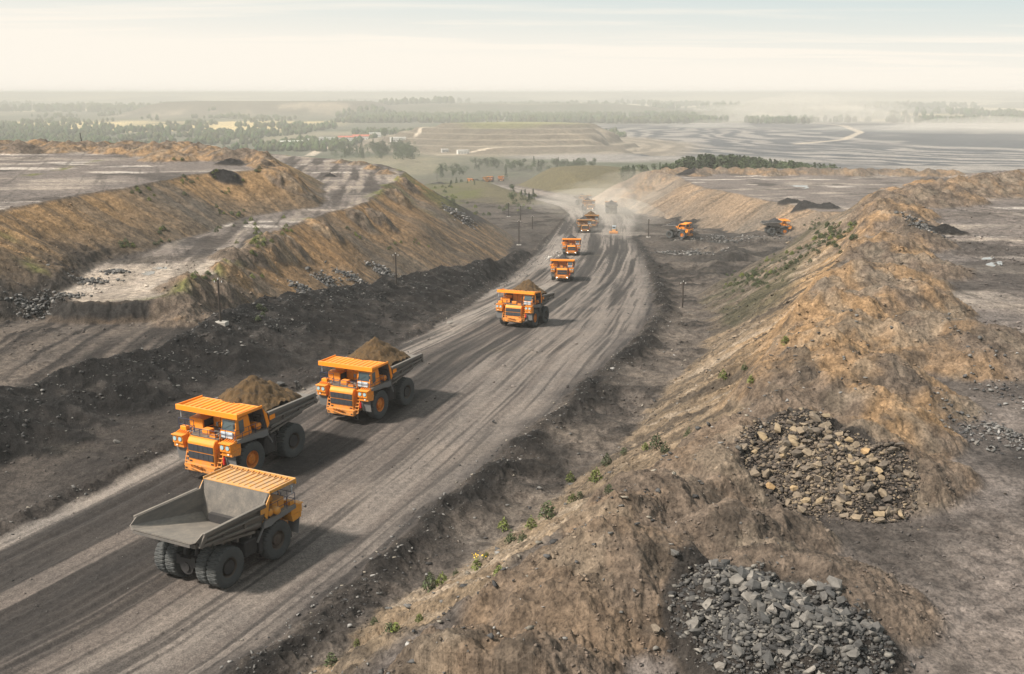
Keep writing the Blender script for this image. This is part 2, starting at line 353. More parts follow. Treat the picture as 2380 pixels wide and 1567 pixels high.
def soils(X, Y, z, m):
    rr = np.hypot(X, Y)
    base = np.empty(X.shape + (3,)); base[...] = (.105, .092, .082)
    f1 = fbm(X / 14, Y / 14, 4, 301); f2 = fbm(X / 3.5, Y / 3.5, 4, 302); f3 = fbm(X / 45, Y / 45, 3, 303)
    # rough dark ground, pale mud between the lumps
    base = mixc(base, (.038, .035, .033), ss(-.1, .3, m['lump']) * m['rough'] * .9)
    mud = (1 - m['patch']) * (1 - m['mroad']) * m['right'] * ss(420, 200, rr)
    base = mixc(base, (.185, .16, .135), mud * (.35 + .5 * f2))
    # haul road
    st = fbm(m['lat'] / 1.0, m['sc'] / 55, 4, 311); st2 = fbm(m['lat'] / 4.5, m['sc'] / 110, 3, 312); st3 = fbm(m['lat'] / .45, m['sc'] / 25, 2, 313)
    rc = np.empty_like(base); rc[...] = (.125, .108, .094)
    rc = mixc(rc, (.18, .16, .138), ss(180, 420, rr) * .7)
    rc = mixc(rc, (.195, .174, .15), np.clip(ss(-.05, .3, st2 + .6 * st) * .95 * (.45 + .55 * ss(-3, 3, m['lat'])), 0, 1))
    rc = mixc(rc, (.048, .044, .041), ss(-.02, .3, -st2 * .8 + .7 * st) * .9)
    rc = mixc(rc, (.045, .042, .04), ss(.12, .5, st3) * .6)
    rc = mixc(rc, (.05, .046, .044), ss(3.5, -1, m['droad'] + 1.5 * f2) * m['right'] * .8)
    st4 = fbm(m['lat'] / 1.7 + .5 * st2, m['sc'] / 170, 3, 314)
    rc = mixc(rc, (.042, .04, .038), ss(.02, .28, st4) * ss(95, 140, rr) * ss(520, 400, rr) * ss(11, 7, np.abs(m['lat'] + 2)) * .85)
    base = mixc(base, rc * np.array([.8, .82, .86]), m['mroad'])
    base = mixc(base, (.026, .025, .025), m['er'] * .95)
    base = mixc(base, (.06, .055, .05), m['el'] * .8)
    base = mixc(base, (.15, .135, .12), m['mside'] * (.7 + .5 * f2))
    # fill left of the road and the black berm
    lf = (~m['right']) * (1 - m['mroad']) * ss(520, 420, rr)
    base = mixc(base, (.052, .046, .043), lf * .85)
    base = mixc(base, (.095, .084, .076), lf * ss(0, .5, fbm(X / 5, Y / 16, 4, 321)) * .8)
    base = mixc(base, (.017, .017, .018), m['mberm'] * ss(30, 4, m['dberm'] + 9 * f2) * .95)
    base = mixc(base, (.07, .064, .06), m['mberm'] * ss(.05, .5, fbm(X / 3, Y / 3, 4, 325)) * .7)
    # tracked bench behind the berm
    bl = (~m['right']) * (1 - m['mberm']) * (1 - m['flat']) * ss(-38, -48, X) * ss(185, 165, rr) * ss(95, 110, rr + 12 * f1) * (1 - m['out']['a'][0]) * (1 - m['out']['c'][0])
    stripe = fbm((X + .06 * Y) / 1.3, Y / 55, 3, 322)
    base = mixc(base, (.125, .108, .094), bl * ss(-.45, .3, stripe + .3 * f1) * .95)
    base = mixc(base, (.045, .04, .038), bl * ss(.1, .35, -stripe) * .85)
    base = mixc(base, (.05, .047, .045), m['lr'] * ss(-.35, .3, f1) * .95)
    base = mixc(base, (.125, .112, .098), m['lr'] * ss(.15, .5, -f1) * .7)
    # slopes
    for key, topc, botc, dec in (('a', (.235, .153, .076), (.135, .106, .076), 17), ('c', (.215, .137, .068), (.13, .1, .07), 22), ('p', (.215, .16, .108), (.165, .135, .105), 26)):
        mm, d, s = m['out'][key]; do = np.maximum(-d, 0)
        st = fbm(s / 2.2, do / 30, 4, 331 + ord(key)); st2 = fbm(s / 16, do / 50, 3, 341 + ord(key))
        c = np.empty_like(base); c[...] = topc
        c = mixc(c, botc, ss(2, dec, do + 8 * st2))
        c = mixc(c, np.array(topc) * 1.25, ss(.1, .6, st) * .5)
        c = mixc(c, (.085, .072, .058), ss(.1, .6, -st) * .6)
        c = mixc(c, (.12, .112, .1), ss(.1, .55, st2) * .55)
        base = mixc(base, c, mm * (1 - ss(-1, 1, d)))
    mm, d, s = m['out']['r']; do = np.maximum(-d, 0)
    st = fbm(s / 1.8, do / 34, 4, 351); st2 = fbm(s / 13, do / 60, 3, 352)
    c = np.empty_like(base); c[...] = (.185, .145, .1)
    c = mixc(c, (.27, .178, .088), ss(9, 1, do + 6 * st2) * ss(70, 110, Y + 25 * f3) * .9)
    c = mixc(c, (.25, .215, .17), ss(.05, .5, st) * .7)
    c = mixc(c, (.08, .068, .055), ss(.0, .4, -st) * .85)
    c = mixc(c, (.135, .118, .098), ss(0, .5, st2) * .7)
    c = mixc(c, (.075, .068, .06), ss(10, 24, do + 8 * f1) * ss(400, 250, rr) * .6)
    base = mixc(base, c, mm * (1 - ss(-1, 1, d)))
    scx, scy = at(1072, 492, -14); scq = np.sqrt(((X - scx) / 11) ** 2 + ((Y - scy) / 38) ** 2) + .5 * f1
    base = mixc(base, (.06, .058, .057), ss(1.1, .75, scq) * (1 - m['mroad']) * .95)
    gb = mm * ss(8, 14, do + 5 * f1) * ss(34, 24, do + 5 * f2) * ss(135, 165, Y) * ss(270, 235, Y)
    base = mixc(base, (.05, .062, .026), gb * ss(-.05, .5, f2 + f1) * .5)
    # level ground of the terraces
    fl = m['flat']
    c = np.empty_like(base); c[...] = (.152, .136, .127)
    w1 = fbm(X / 26, Y / 9, 4, 361)
    c = mixc(c, (.25, .225, .195), ss(.12, .5, w1) * .75)
    c = mixc(c, (.075, .068, .064), ss(.1, .55, fbm(X / 17, Y / 13, 4, 362)) * .8)
    c = mixc(c, (.36, .34, .31), ss(.42, .6, fbm(X / 34, Y / 8, 3, 363)) * ss(120, 200, rr) * .75)
    tr = fbm((X + .35 * Y) / 1.2, (Y - .35 * X) / 60, 3, 364)
    c = mixc(c, (.09, .082, .076), ss(.2, .55, tr) * .5)
    cst = fbm((X + .12 * Y) / 3, (Y - .12 * X) / 45, 4, 366)
    c = mixc(c, (.26, .23, .19), m['onC'] * ss(.1, .45, cst) * .6)
    c = mixc(c, (.07, .062, .057), m['onC'] * ss(-.05, .3, -cst) * .8)
    c = mixc(c, (.34, .3, .25), m['onC'] * ss(215, 190, rr + 14 * f1) * .55)
    c = mixc(c, (.05, .047, .045), m['onp1'] * ss(.0, .5, fbm(X / 16, Y / 16, 3, 367) + (m['out']['r'][1] - 26) / 40) * ss(140, 90, rr) * .8)
    base = mixc(base, c, fl)
    # near dark lip of the lower left terrace
    lip = m['out']['c'][0] * ss(192, 176, rr) * (1 - m['onC'])
    base = mixc(base, (.04, .038, .037), lip)
    lipa = ss(-9, -17, m['out']['a'][1] + 5 * f2) * m['out']['a'][0] * ss(225, 200, rr)
    base = mixc(base, (.045, .042, .04), lipa * .9)
    # heaps
    hc = np.empty_like(base); hc[...] = (.14, .112, .088)
    hc = mixc(hc, (.265, .172, .086), m['och'] * ss(-.3, .4, f1 + f2 * .9) * .9)
    hc = mixc(hc, (.085, .072, .058), ss(.05, .45, fbm(X / 2.2, Y / 2.2, 4, 371)) * .7)
    hc = mixc(hc, (.2, .17, .13), ss(.1, .4, fbm(X / 3.2, Y / 3.2, 3, 372)) * .5)
    base = mixc(base, hc, m['hm'] * .95)
    hc2 = fbm(X / 1.5, Y / 1.5, 3, 373)
    base = mixc(base, (.25, .16, .08), m['cb'] * (1 - m['hm']) * ss(60, 85, Y) * ss(-.2, .4, f1 + hc2 * .6) * .85)
    base = mixc(base, (.055, .05, .046), m['pk'])
    base = mixc(base, (.035, .034, .035), m['dk'])
    # grass
    g = ss(-.1, .4, fbm(X / 20, Y / 20, 4, 381))
    gh = np.exp(-((X - 40) / 120) ** 2 - ((Y - 800) / 150) ** 2) * (1 - m['mroad'])
    base = mixc(base, (.125, .115, .062), ss(.1, .5, gh + .25 * f1) * (1 - m['out']['p'][0]) * .9)
    vg = ss(-25, -45, X + 12 * f1) * ss(390, 470, Y) * ss(1000, 850, Y) * (1 - m['mroad']) * (1 - fl)
    base = mixc(base, (.085, .1, .036), vg * g * .9)
    ge = ss(330, 400, Y) * ss(-16, -26, X) * (1 - fl) * ss(-.1, .3, f1) * (1 - m['mroad'])
    base = mixc(base, (.1, .115, .035), ge * .7)
    crest = np.exp(-(m['out']['c'][1] - .5) ** 2 / 3) * ss(150, 170, rr)
    base = mixc(base, (.13, .14, .04), crest * ss(.1, .4, fbm(X / 6, Y / 10, 3, 383)) * .8)
    base = base * np.where(m['mroad'] > .5, 1.0, .74)[..., None]
    lum_ = base @ np.array([.3, .55, .15]); base = base * .95 + lum_[..., None] * .05; base = base * np.clip((lum_ / .093) ** .42, .36, 1.6)[..., None]
    # far country
    fc = np.empty_like(base); fc[...] = (.08, .083, .06)
    fn = fbm(X / 260, Y / 700, 4, 391); fn2 = fbm(X / 90, Y / 160, 4, 392)
    fc = mixc(fc, (.05, .062, .036), ss(0, .4, fn2))
    fc = mixc(fc, (.2, .18, .12), ss(.15, .45, fn) * .6)
    pale = ss(-550, -800, X + 60 * fn2) * ss(2900, 3100, Y + 150 * fn2) * ss(4300, 4050, Y + 150 * fn2) * ss(-.35, .0, fbm(X / 210, Y / 500, 3, 393))
    fc = mixc(fc, (.45, .37, .19), pale * .95)
    pale = ss(900, 1200, X) * ss(4150, 4300, Y) * ss(6200, 5600, Y) * ss(-.2, .1, fn)
    fc = mixc(fc, (.36, .32, .18), pale * .8)
    fields = ss(6500, 7500, rr) * ss(.1, .2, fbm(X / 700, Y / 1500, 2, 394))
    fc = mixc(fc, (.5, .45, .32), fields * .8)
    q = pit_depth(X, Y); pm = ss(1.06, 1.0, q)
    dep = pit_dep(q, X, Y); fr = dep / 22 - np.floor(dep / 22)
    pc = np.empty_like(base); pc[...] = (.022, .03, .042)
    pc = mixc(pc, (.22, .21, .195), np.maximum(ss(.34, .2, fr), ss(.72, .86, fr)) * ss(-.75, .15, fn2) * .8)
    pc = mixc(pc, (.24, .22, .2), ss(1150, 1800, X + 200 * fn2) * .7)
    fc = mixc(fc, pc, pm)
    q2 = np.sqrt(((X - 10) / 330) ** 2 + ((Y - 2350) / 520) ** 2)
    fc = mixc(fc, (.19, .165, .125), ss(1.3, 1.05, q2 + .1 * fn2) * .85)
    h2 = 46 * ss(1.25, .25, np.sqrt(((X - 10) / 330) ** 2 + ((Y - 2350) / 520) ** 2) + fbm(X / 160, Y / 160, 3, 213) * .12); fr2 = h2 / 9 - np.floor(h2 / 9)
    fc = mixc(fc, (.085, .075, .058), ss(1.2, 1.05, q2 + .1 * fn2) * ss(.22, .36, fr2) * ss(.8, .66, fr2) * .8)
    fc = mixc(fc, (.16, .17, .07), ss(.55, .35, q2 + .1 * fn2) * .8)
    d56 = ss(800, 500, np.abs(Y - 5600)) * ss(-2000, -1800, X) * ss(-500, -700, X)
    fc = mixc(fc, (.09, .078, .066), d56 * .7)
    fc = mixc(fc, (.3, .26, .2), d56 * ss(5300, 5050, Y) * ss(-.1, .4, fn2) * .8)
    for P, w in FROADS:
        d = pl(X, Y, P)[0]; fc = mixc(fc, (.34, .3, .24), ss(w * 1.3, w * .7, d + 4 * fn2))
    return mixc(base, fc, m['far']) * np.array([1.03, .985, .985])

FROADS = []
def froad(pts, w, z):
    out = []
    for u, v in pts:
        zz = z
        for _ in range(25): x, y = at(u, v, zz); zz = .6 * zz + .4 * float(far_height(np.array([x]), np.array([y]))[0])
        out.append((x, y))
    FROADS.append((out, w))
froad([(970, 318), (1030, 304), (1070, 292)], 6, -78)
froad([(1020, 360), (1120, 348), (1210, 335)], 5, -75)
froad([(1880, 285), (1960, 292), (2000, 308), (1960, 325), (1850, 335)], 11, -110)
froad([(1900, 280), (1990, 274), (2060, 268)], 12, -79)
froad([(720, 362), (745, 348), (790, 335)], 9, -76)

# ------------------------------------------------------------------ the ground as one sheet, cut by what it is made of
def build_ground():
    az = np.radians(np.concatenate([np.arange(-60, -31, .4), np.arange(-31, 31.001, GA), np.arange(31.4, 60.1, .4)]))
    rows = [8.0]
    while rows[-1] < 32000:
        r = rows[-1]
        if r < 38: dr = .8
        elif r < 135: dr = max(.085, r * r / 33 * GR)
        elif r < 640: dr = .5 * GR / .001 * (.75 if r < 340 else 1.0)
        elif r < 1500: dr = 3.2
        elif r < 4300: dr = 8.5
        else: dr = r * .012
        rows.append(r + dr)
    rr = np.array(rows)
    A, Rr = np.meshgrid(az, rr)
    X = Rr * np.sin(A); Y = Rr * np.cos(A)
    n0, n1 = X.shape
    Z = np.zeros_like(X); C = np.zeros(X.shape + (3,)); K = np.zeros(X.shape, np.int8)
    for i in range(0, n0, 160):
        sl = slice(i, min(n0, i + 160))
        z, m = terrain(X[sl], Y[sl]); Z[sl] = z; C[sl] = soils(X[sl], Y[sl], z, m)
        k = np.zeros(z.shape, np.int8)
        k[(m['mberm'] > .5)] = 2
        k[(m['out']['a'][0] > .5)] = 3; k[(m['out']['c'][0] > .5) & (m['out']['a'][0] <= .5)] = 4
        k[(m['out']['p'][0] > .5)] = 5; k[(m['out']['r'][0] > .5)] = 6
        k[(m['onA'] > .5)] = 7; k[(m['onC'] > .5)] = 8; k[m['onp3'] > .5] = 9; k[m['onp1'] > .5] = 10
        k[(m['hm'] > .5) & (k == 10)] = 6; k[(m['hm'] > .5) & (k == 9)] = 5; k[(m['hm'] > .5) & (k == 7)] = 3; k[(m['hm'] > .5) & (k == 8)] = 4
        k[(m['mside'] > .5) & (k == 0)] = 11
        k[(m['mroad'] > .5)] = 1
        k[m['far'] > .5] = 12
        k[(m['far'] > .5) & (pit_depth(X[sl], Y[sl]) < 1)] = 13
        K[sl] = k
    vid = np.arange(n0 * n1).reshape(n0, n1)
    q = np.stack([vid[:-1, :-1], vid[:-1, 1:], vid[1:, 1:], vid[1:, :-1]], -1).reshape(-1, 4)[:, ::-1]
    fk = K[:-1, :-1].reshape(-1)
    P = np.stack([X, Y, Z], -1).reshape(-1, 3); C = C.reshape(-1, 3)
    roadm = soil_material('road_soil', 1.8, .1, .12, .72, 1.28); near = soil_material('soil', .9, .12, .34); farm = soil_material('far_soil', .03, .004, 2.0, .75, 1.25)
    names = {0: ('ground', 'rough dark churned ground on both sides of the wide haul road', 'ground'), 1: ('haul_road', 'wide grey dirt haul road full of wheel ruts, with trucks driving on it', 'road'),
             2: ('berm', 'black coal-rubble berm along the left side of the haul road', 'berm'), 3: ('spoil_hill', 'brown slope dotted with green weeds below the upper left terrace', 'spoil bank'),
             4: ('spoil_hill', 'brown bank between the lower left terrace and the row of poles', 'spoil bank'), 5: ('spoil_hill', 'hazy tan bank below the middle distance terrace, behind the two side-on trucks', 'spoil bank'),
             6: ('spoil_hill', 'long ochre and grey spoil ridge falling to the right side of the haul road', 'spoil bank'), 7: ('plateau', 'grey upper left terrace with pale dry patches and a single pole', 'terrace'),
             8: ('plateau', 'lower left terrace with wheel tracks between two brown banks', 'terrace'), 9: ('plateau', 'grey terrace in the middle distance in front of the dark conifers', 'terrace'),
             10: ('plateau', 'grey terrace behind the ochre ridge, carrying the two rock piles', 'terrace'), 11: ('side_road', 'narrow side road with two loaded trucks seen side-on', 'road'),
             12: ('plain', 'hazy plain with woods and pale fields reaching to the horizon', 'plain'), 13: ('open_pit', 'hazy open pit with stepped grey benches', 'open pit')}
    for k, (nm, lab, cat) in names.items():
        f = q[fk == k]
        if not len(f): continue
        used, inv = np.unique(f.reshape(-1), return_inverse=True)
        me = bpy.data.meshes.new(nm); nv, nf = len(used), len(f)
        me.vertices.add(nv); me.vertices.foreach_set('co', P[used].astype(np.float32).ravel())
        me.loops.add(nf * 4); me.loops.foreach_set('vertex_index', inv.astype(np.int32))
        me.polygons.add(nf); me.polygons.foreach_set('loop_start', np.arange(0, nf * 4, 4, dtype=np.int32)); me.polygons.foreach_set('loop_total', np.full(nf, 4, np.int32))
        me.polygons.foreach_set('use_smooth', np.ones(nf, bool))
        ca = me.color_attributes.new('alb', 'FLOAT_COLOR', 'POINT')
        ca.data.foreach_set('color', np.concatenate([C[used], np.ones((nv, 1))], 1).astype(np.float32).ravel())
        me.update(calc_edges=True); me.validate()
        me.materials.append(farm if k >= 12 else roadm if k in (1, 11) else near)
        o = bpy.data.objects.new(nm, me); COL.objects.link(o); tag(o, lab, cat, kind='structure')

# ------------------------------------------------------------------ camera, light, air
def setup():
    cd = bpy.data.cameras.new('camera'); cam = bpy.data.objects.new('camera', cd); COL.objects.link(cam)
    cam.location = (0, 0, CAMZ); cam.rotation_euler = (math.pi / 2 - TH, 0, 0)
    cd.sensor_width = 36; cd.lens = FD / 2380 * 36; cd.clip_start = .5; cd.clip_end = 60000
    scn.camera = cam
    sd_ = Vector((-.9, -.44, 0)).normalized() * math.cos(SUN_EL); sd_.z = math.sin(SUN_EL)   # towards the sun
    l = bpy.data.lights.new('sun', 'SUN'); l.energy = SUN_E; l.angle = R(7); l.color = (1, .905, .79)
    so = bpy.data.objects.new('sun', l); COL.objects.link(so); so.rotation_euler = sd_.to_track_quat('Z', 'Y').to_euler(); so.location = (0, 0, 200)
    w = bpy.data.worlds.new('World'); scn.world = w; w.use_nodes = True
    t = w.node_tree; n = t.nodes; L = t.links; bg = n['Background']
    sky = n.new('ShaderNodeTexSky'); sky.sky_type = 'NISHITA'; sky.sun_disc = False; sky.sun_elevation = SUN_EL
    sky.sun_rotation = math.atan2(sd_.x, sd_.y); sky.air_density = 1.0; sky.dust_density = 2.2; sky.ozone_density = 1; sky.altitude = 200
    # thin high cloud
    tc = n.new('ShaderNodeTexCoord'); sp = n.new('ShaderNodeSeparateXYZ'); L.new(tc.outputs['Generated'], sp.inputs[0])
    zz = n.new('ShaderNodeMath'); zz.operation = 'MAXIMUM'; L.new(sp.outputs['Z'], zz.inputs[0]); zz.inputs[1].default_value = .0
    za = n.new('ShaderNodeMath'); za.operation = 'ADD'; L.new(zz.outputs[0], za.inputs[0]); za.inputs[1].default_value = .05
    dx = n.new('ShaderNodeMath'); dx.operation = 'DIVIDE'; L.new(sp.outputs['X'], dx.inputs[0]); L.new(za.outputs[0], dx.inputs[1])
    dy = n.new('ShaderNodeMath'); dy.operation = 'DIVIDE'; L.new(sp.outputs['Y'], dy.inputs[0]); L.new(za.outputs[0], dy.inputs[1])
    cb = n.new('ShaderNodeCombineXYZ'); L.new(dx.outputs[0], cb.inputs[0]); L.new(dy.outputs[0], cb.inputs[1])
    mp = n.new('ShaderNodeMapping'); mp.inputs['Scale'].default_value = (.28, .95, 1); mp.inputs['Location'].default_value = (2.3, .6, 0); L.new(cb.outputs[0], mp.inputs[0])
    no = n.new('ShaderNodeTexNoise'); no.inputs['Scale'].default_value = 1.1; no.inputs['Detail'].default_value = 9; no.inputs['Roughness'].default_value = .6; no.inputs['Distortion'].default_value = .5; L.new(mp.outputs[0], no.inputs['Vector'])
    cr = n.new('ShaderNodeValToRGB'); e = cr.color_ramp.elements; e[0].position = .47; e[0].color = (0, 0, 0, 1); e[1].position = .72; e[1].color = (1, 1, 1, 1); L.new(no.outputs['Fac'], cr.inputs['Fac'])
    cov = n.new('ShaderNodeMath'); cov.operation = 'MULTIPLY_ADD'; L.new(cr.outputs['Color'], cov.inputs[0]); cov.inputs[1].default_value = .55; cov.inputs[2].default_value = CLOUD0
    # denser milky veil towards the horizon
    hz = n.new('ShaderNodeMapRange'); hz.interpolation_type = 'SMOOTHSTEP'; L.new(sp.outputs['Z'], hz.inputs[0]); hz.inputs[1].default_value = 0; hz.inputs[2].default_value = .1; hz.inputs[3].default_value = 1; hz.inputs[4].default_value = -.15
    # milkier on the left
    hx = n.new('ShaderNodeMapRange'); L.new(sp.outputs['X'], hx.inputs[0]); hx.inputs[1].default_value = -.45; hx.inputs[2].default_value = .45; hx.inputs[3].default_value = .5; hx.inputs[4].default_value = -.1
    ad = n.new('ShaderNodeMath'); ad.operation = 'ADD'; L.new(cov.outputs[0], ad.inputs[0]); L.new(hz.outputs[0], ad.inputs[1])
    ad2 = n.new('ShaderNodeMath'); ad2.operation = 'ADD'; ad2.use_clamp = True; L.new(ad.outputs[0], ad2.inputs[0]); L.new(hx.outputs[0], ad2.inputs[1])
    tint = n.new('ShaderNodeMix'); tint.data_type = 'RGBA'; tint.inputs[0].default_value = .75; L.new(sky.outputs[0], tint.inputs[6]); tint.inputs[7].default_value = SKYC
    mx = n.new('ShaderNodeMix'); mx.data_type = 'RGBA'; L.new(ad2.outputs[0], mx.inputs[0]); L.new(tint.outputs[2], mx.inputs[6]); mx.inputs[7].default_value = VEIL
    L.new(mx.outputs[2], bg.inputs['Color']); bg.inputs['Strength'].default_value = SKY_S
    v = scn.view_settings; v.view_transform = 'Standard'; v.look = 'None'; v.gamma = 1; v.use_curve_mapping = False; v.exposure = EXPO
    scn.cycles.max_bounces = 5; scn.cycles.diffuse_bounces = 2; scn.cycles.glossy_bounces = 2; scn.cycles.transmission_bounces = 3; scn.cycles.volume_bounces = VB; scn.cycles.transparent_max_bounces = 6
    scn.cycles.use_denoising = True; scn.cycles.denoiser = 'OPENIMAGEDENOISE'; scn.cycles.denoising_prefilter = 'ACCURATE'; scn.cycles.denoising_input_passes = 'RGB_ALBEDO_NORMAL'; scn.cycles.use_adaptive_sampling = False; scn.cycles.sample_clamp_indirect = 2; scn.cycles.sample_clamp_direct = 6
    # the air
    bm = bmesh.new(); bmesh.ops.create_cube(bm, size=1)
    for vtx in bm.verts: vtx.co = (vtx.co.x * 70000, vtx.co.y * 70000, (CAMZ + 6) if vtx.co.z > 0 else -275)
    me = bpy.data.meshes.new('haze'); bm.to_mesh(me); bm.free(); o = bpy.data.objects.new('haze', me); COL.objects.link(o); tag(o, 'pale dusty haze lying over the whole mine and plain', 'haze', kind='stuff')
    me.materials.append(vol_mat('haze', HAZE_D, HAZE_C, HAZE_G))

def vol_mat(name, dens, col, g):
    m = bpy.data.materials.new(name); m.use_nodes = True; t = m.node_tree; t.nodes.clear()
    out = t.nodes.new('ShaderNodeOutputMaterial'); p = t.nodes.new('ShaderNodeVolumePrincipled')
    p.inputs['Density'].default_value = dens; p.inputs['Color'].default_value = (*col, 1); p.inputs['Anisotropy'].default_value = g
    t.links.new(p.outputs[0], out.inputs['Volume']); return m
# ------------------------------------------------------------------ small mesh kit
class MB:
    def __init__(s): s.bm = bmesh.new()
    def _box(s, M, bev=0):
        r = bmesh.ops.create_cube(s.bm, size=1, matrix=M); vs = r['verts']
        if bev:
            es = list({e for v in vs for e in v.link_edges})
            bmesh.ops.bevel(s.bm, geom=es, offset=bev, segments=1, affect='EDGES', clamp_overlap=True)
        return s
    def box(s, x0, x1, y0, y1, z0, z1, bev=0):
        M = Matrix.Translation(((x0 + x1) / 2, (y0 + y1) / 2, (z0 + z1) / 2)) @ Matrix.Diagonal((x1 - x0, y1 - y0, z1 - z0, 1))
        return s._box(M, bev)
    def beam(s, a, b, w, h, bev=0, up=(0, 0, 1)):
        a = Vector(a); b = Vector(b); d = (b - a); L = d.length; x = d.normalized(); u = Vector(up)
        y = u.cross(x)
        if y.length < 1e-4: y = Vector((0, 1, 0)).cross(x)
        y.normalize(); z = x.cross(y)
        M = Matrix.Identity(4)
        for i in range(3): M[i][0] = x[i] * L; M[i][1] = y[i] * w; M[i][2] = z[i] * h; M[i][3] = (a[i] + b[i]) / 2
        return s._box(M, bev)
    def tube(s, a, b, r, n=8, r2=None):
        a = Vector(a); b = Vector(b); d = b - a
        M = Matrix.Translation((a + b) / 2) @ d.to_track_quat('Z', 'Y').to_matrix().to_4x4()
        bmesh.ops.create_cone(s.bm, cap_ends=True, segments=n, radius1=r, radius2=r if r2 is None else r2, depth=d.length, matrix=M); return s
    def path(s, pts, r, n=6):
        for a, b in zip(pts, pts[1:]): s.tube(a, b, r, n)
        return s
    def poly(s, pts):
        s.bm.faces.new([s.bm.verts.new(p) for p in pts]); return s
    def prism(s, prof, y0, y1, bev=0):
        """xz profile pushed along y"""
        a = [s.bm.verts.new((x, y0, z)) for x, z in prof]; b = [s.bm.verts.new((x, y1, z)) for x, z in prof]; n = len(prof)
        fs = [s.bm.faces.new(a), s.bm.faces.new(b[::-1])]
        for i in range(n): fs.append(s.bm.faces.new((a[i], b[i], b[(i + 1) % n], a[(i + 1) % n])))
        bmesh.ops.recalc_face_normals(s.bm, faces=fs)
        if bev:
            es = list({e for f in fs for e in f.edges}); bmesh.ops.bevel(s.bm, geom=es, offset=bev, segments=1, affect='EDGES', clamp_overlap=True)
        return s
    def lathe(s, prof, n=48, c=(0, 0, 0), mod=None, axis='y'):
        rings = []
        for i in range(n):
            a = 2 * math.pi * i / n; ring = []
            for k, (r, y) in enumerate(prof):
                rr = r + (mod(i, k) if mod else 0)
                ring.append(s.bm.verts.new((c[0] + rr * math.cos(a), c[1] + y, c[2] + rr * math.sin(a))))
            rings.append(ring)
        for i in range(n):
            p, q = rings[i], rings[(i + 1) % n]
            for k in range(len(prof) - 1):
                s.bm.faces.new((p[k], p[k + 1], q[k + 1], q[k]))
        return s
    def build(s, name, mat, parent=None, smooth=False, fix=True):
        if fix: bmesh.ops.recalc_face_normals(s.bm, faces=s.bm.faces[:])
        me = bpy.data.meshes.new(name); s.bm.to_mesh(me); s.bm.free()
        if smooth: me.polygons.foreach_set('use_smooth', [True] * len(me.polygons))
        for m in (mat if isinstance(mat, (list, tuple)) else [mat]): me.materials.append(m)
        o = bpy.data.objects.new(name, me); COL.objects.link(o)
        if parent: o.parent = parent
        return o

def empty(name, loc=(0, 0, 0), rz=0, ry=0, sc=1):
    o = bpy.data.objects.new(name, None); COL.objects.link(o); o.location = loc; o.rotation_euler = (0, ry, rz); o.scale = (sc, sc, sc); o.empty_display_size = .3
    return o

def copy_tree(o, parent=None):
    c = o.copy(); COL.objects.link(c)
    if parent is not None: c.parent = parent
    for ch in list(o.children): copy_tree(ch, c)
    return c

# ------------------------------------------------------------------ materials of the machines
def worn(name, col, dirt=(.2, .165, .125), rough=.45, amount=.5, up=.5, scale=1.2, spec=.4, low=0, stretch=None):
    m = new_mat(name, col, rough); t = NT(m)
    tc = t.add('ShaderNodeTexCoord', name='TC'); vec = tc.outputs['Object']
    if stretch: mp = t.add('ShaderNodeMapping'); mp.inputs['Scale'].default_value = stretch; t.link(vec, mp.inputs[0]); vec = mp.outputs[0]
    n1 = t.noise(scale, 8, .65, vec); n2 = t.noise(scale * 6, 6, .7, vec)
    r = t.ramp(n1.outputs['Fac'], [(.38, (0, 0, 0)), (.72, (1, 1, 1))]); r2 = t.ramp(n2.outputs['Fac'], [(.35, (.25, .25, .25)), (.65, (1, 1, 1))])
    g = t.add('ShaderNodeNewGeometry'); sp = t.add('ShaderNodeSeparateXYZ'); t.link(g.outputs['Normal'], sp.inputs[0])
    mr = t.add('ShaderNodeMapRange'); t.link(sp.outputs['Z'], mr.inputs[0]); mr.inputs[1].default_value = .2; mr.inputs[2].default_value = 1; mr.inputs[3].default_value = 0; mr.inputs[4].default_value = up
    a = t.add('ShaderNodeMath', operation='MULTIPLY'); t.link(r.outputs['Color'], a.inputs[0]); a.inputs[1].default_value = amount
    b = t.add('ShaderNodeMath', operation='ADD', use_clamp=True); t.link(a.outputs[0], b.inputs[0]); t.link(mr.outputs[0], b.inputs[1])
    if low:
        so = t.add('ShaderNodeSeparateXYZ'); t.link(tc.outputs['Object'], so.inputs[0]); ml = t.add('ShaderNodeMapRange'); t.link(so.outputs['Z'], ml.inputs[0]); ml.inputs[1].default_value = .9; ml.inputs[2].default_value = 3.4; ml.inputs[3].default_value = low; ml.inputs[4].default_value = 0
        b0 = b; b = t.add('ShaderNodeMath', operation='ADD', use_clamp=True); t.link(b0.outputs[0], b.inputs[0]); t.link(ml.outputs[0], b.inputs[1])
    c = t.add('ShaderNodeMath', operation='MULTIPLY'); t.link(b.outputs[0], c.inputs[0]); t.link(r2.outputs['Color'], c.inputs[1])
    col_ = t.mix(col, dirt, c.outputs[0]); t.link(col_, t.bsdf.inputs['Base Color'])
    ro = t.add('ShaderNodeMapRange'); t.link(c.outputs[0], ro.inputs[0]); ro.inputs[3].default_value = rough; ro.inputs[4].default_value = .9; t.link(ro.outputs[0], t.bsdf.inputs['Roughness'])
    t.bsdf.inputs['Specular IOR Level'].default_value = spec
    return m

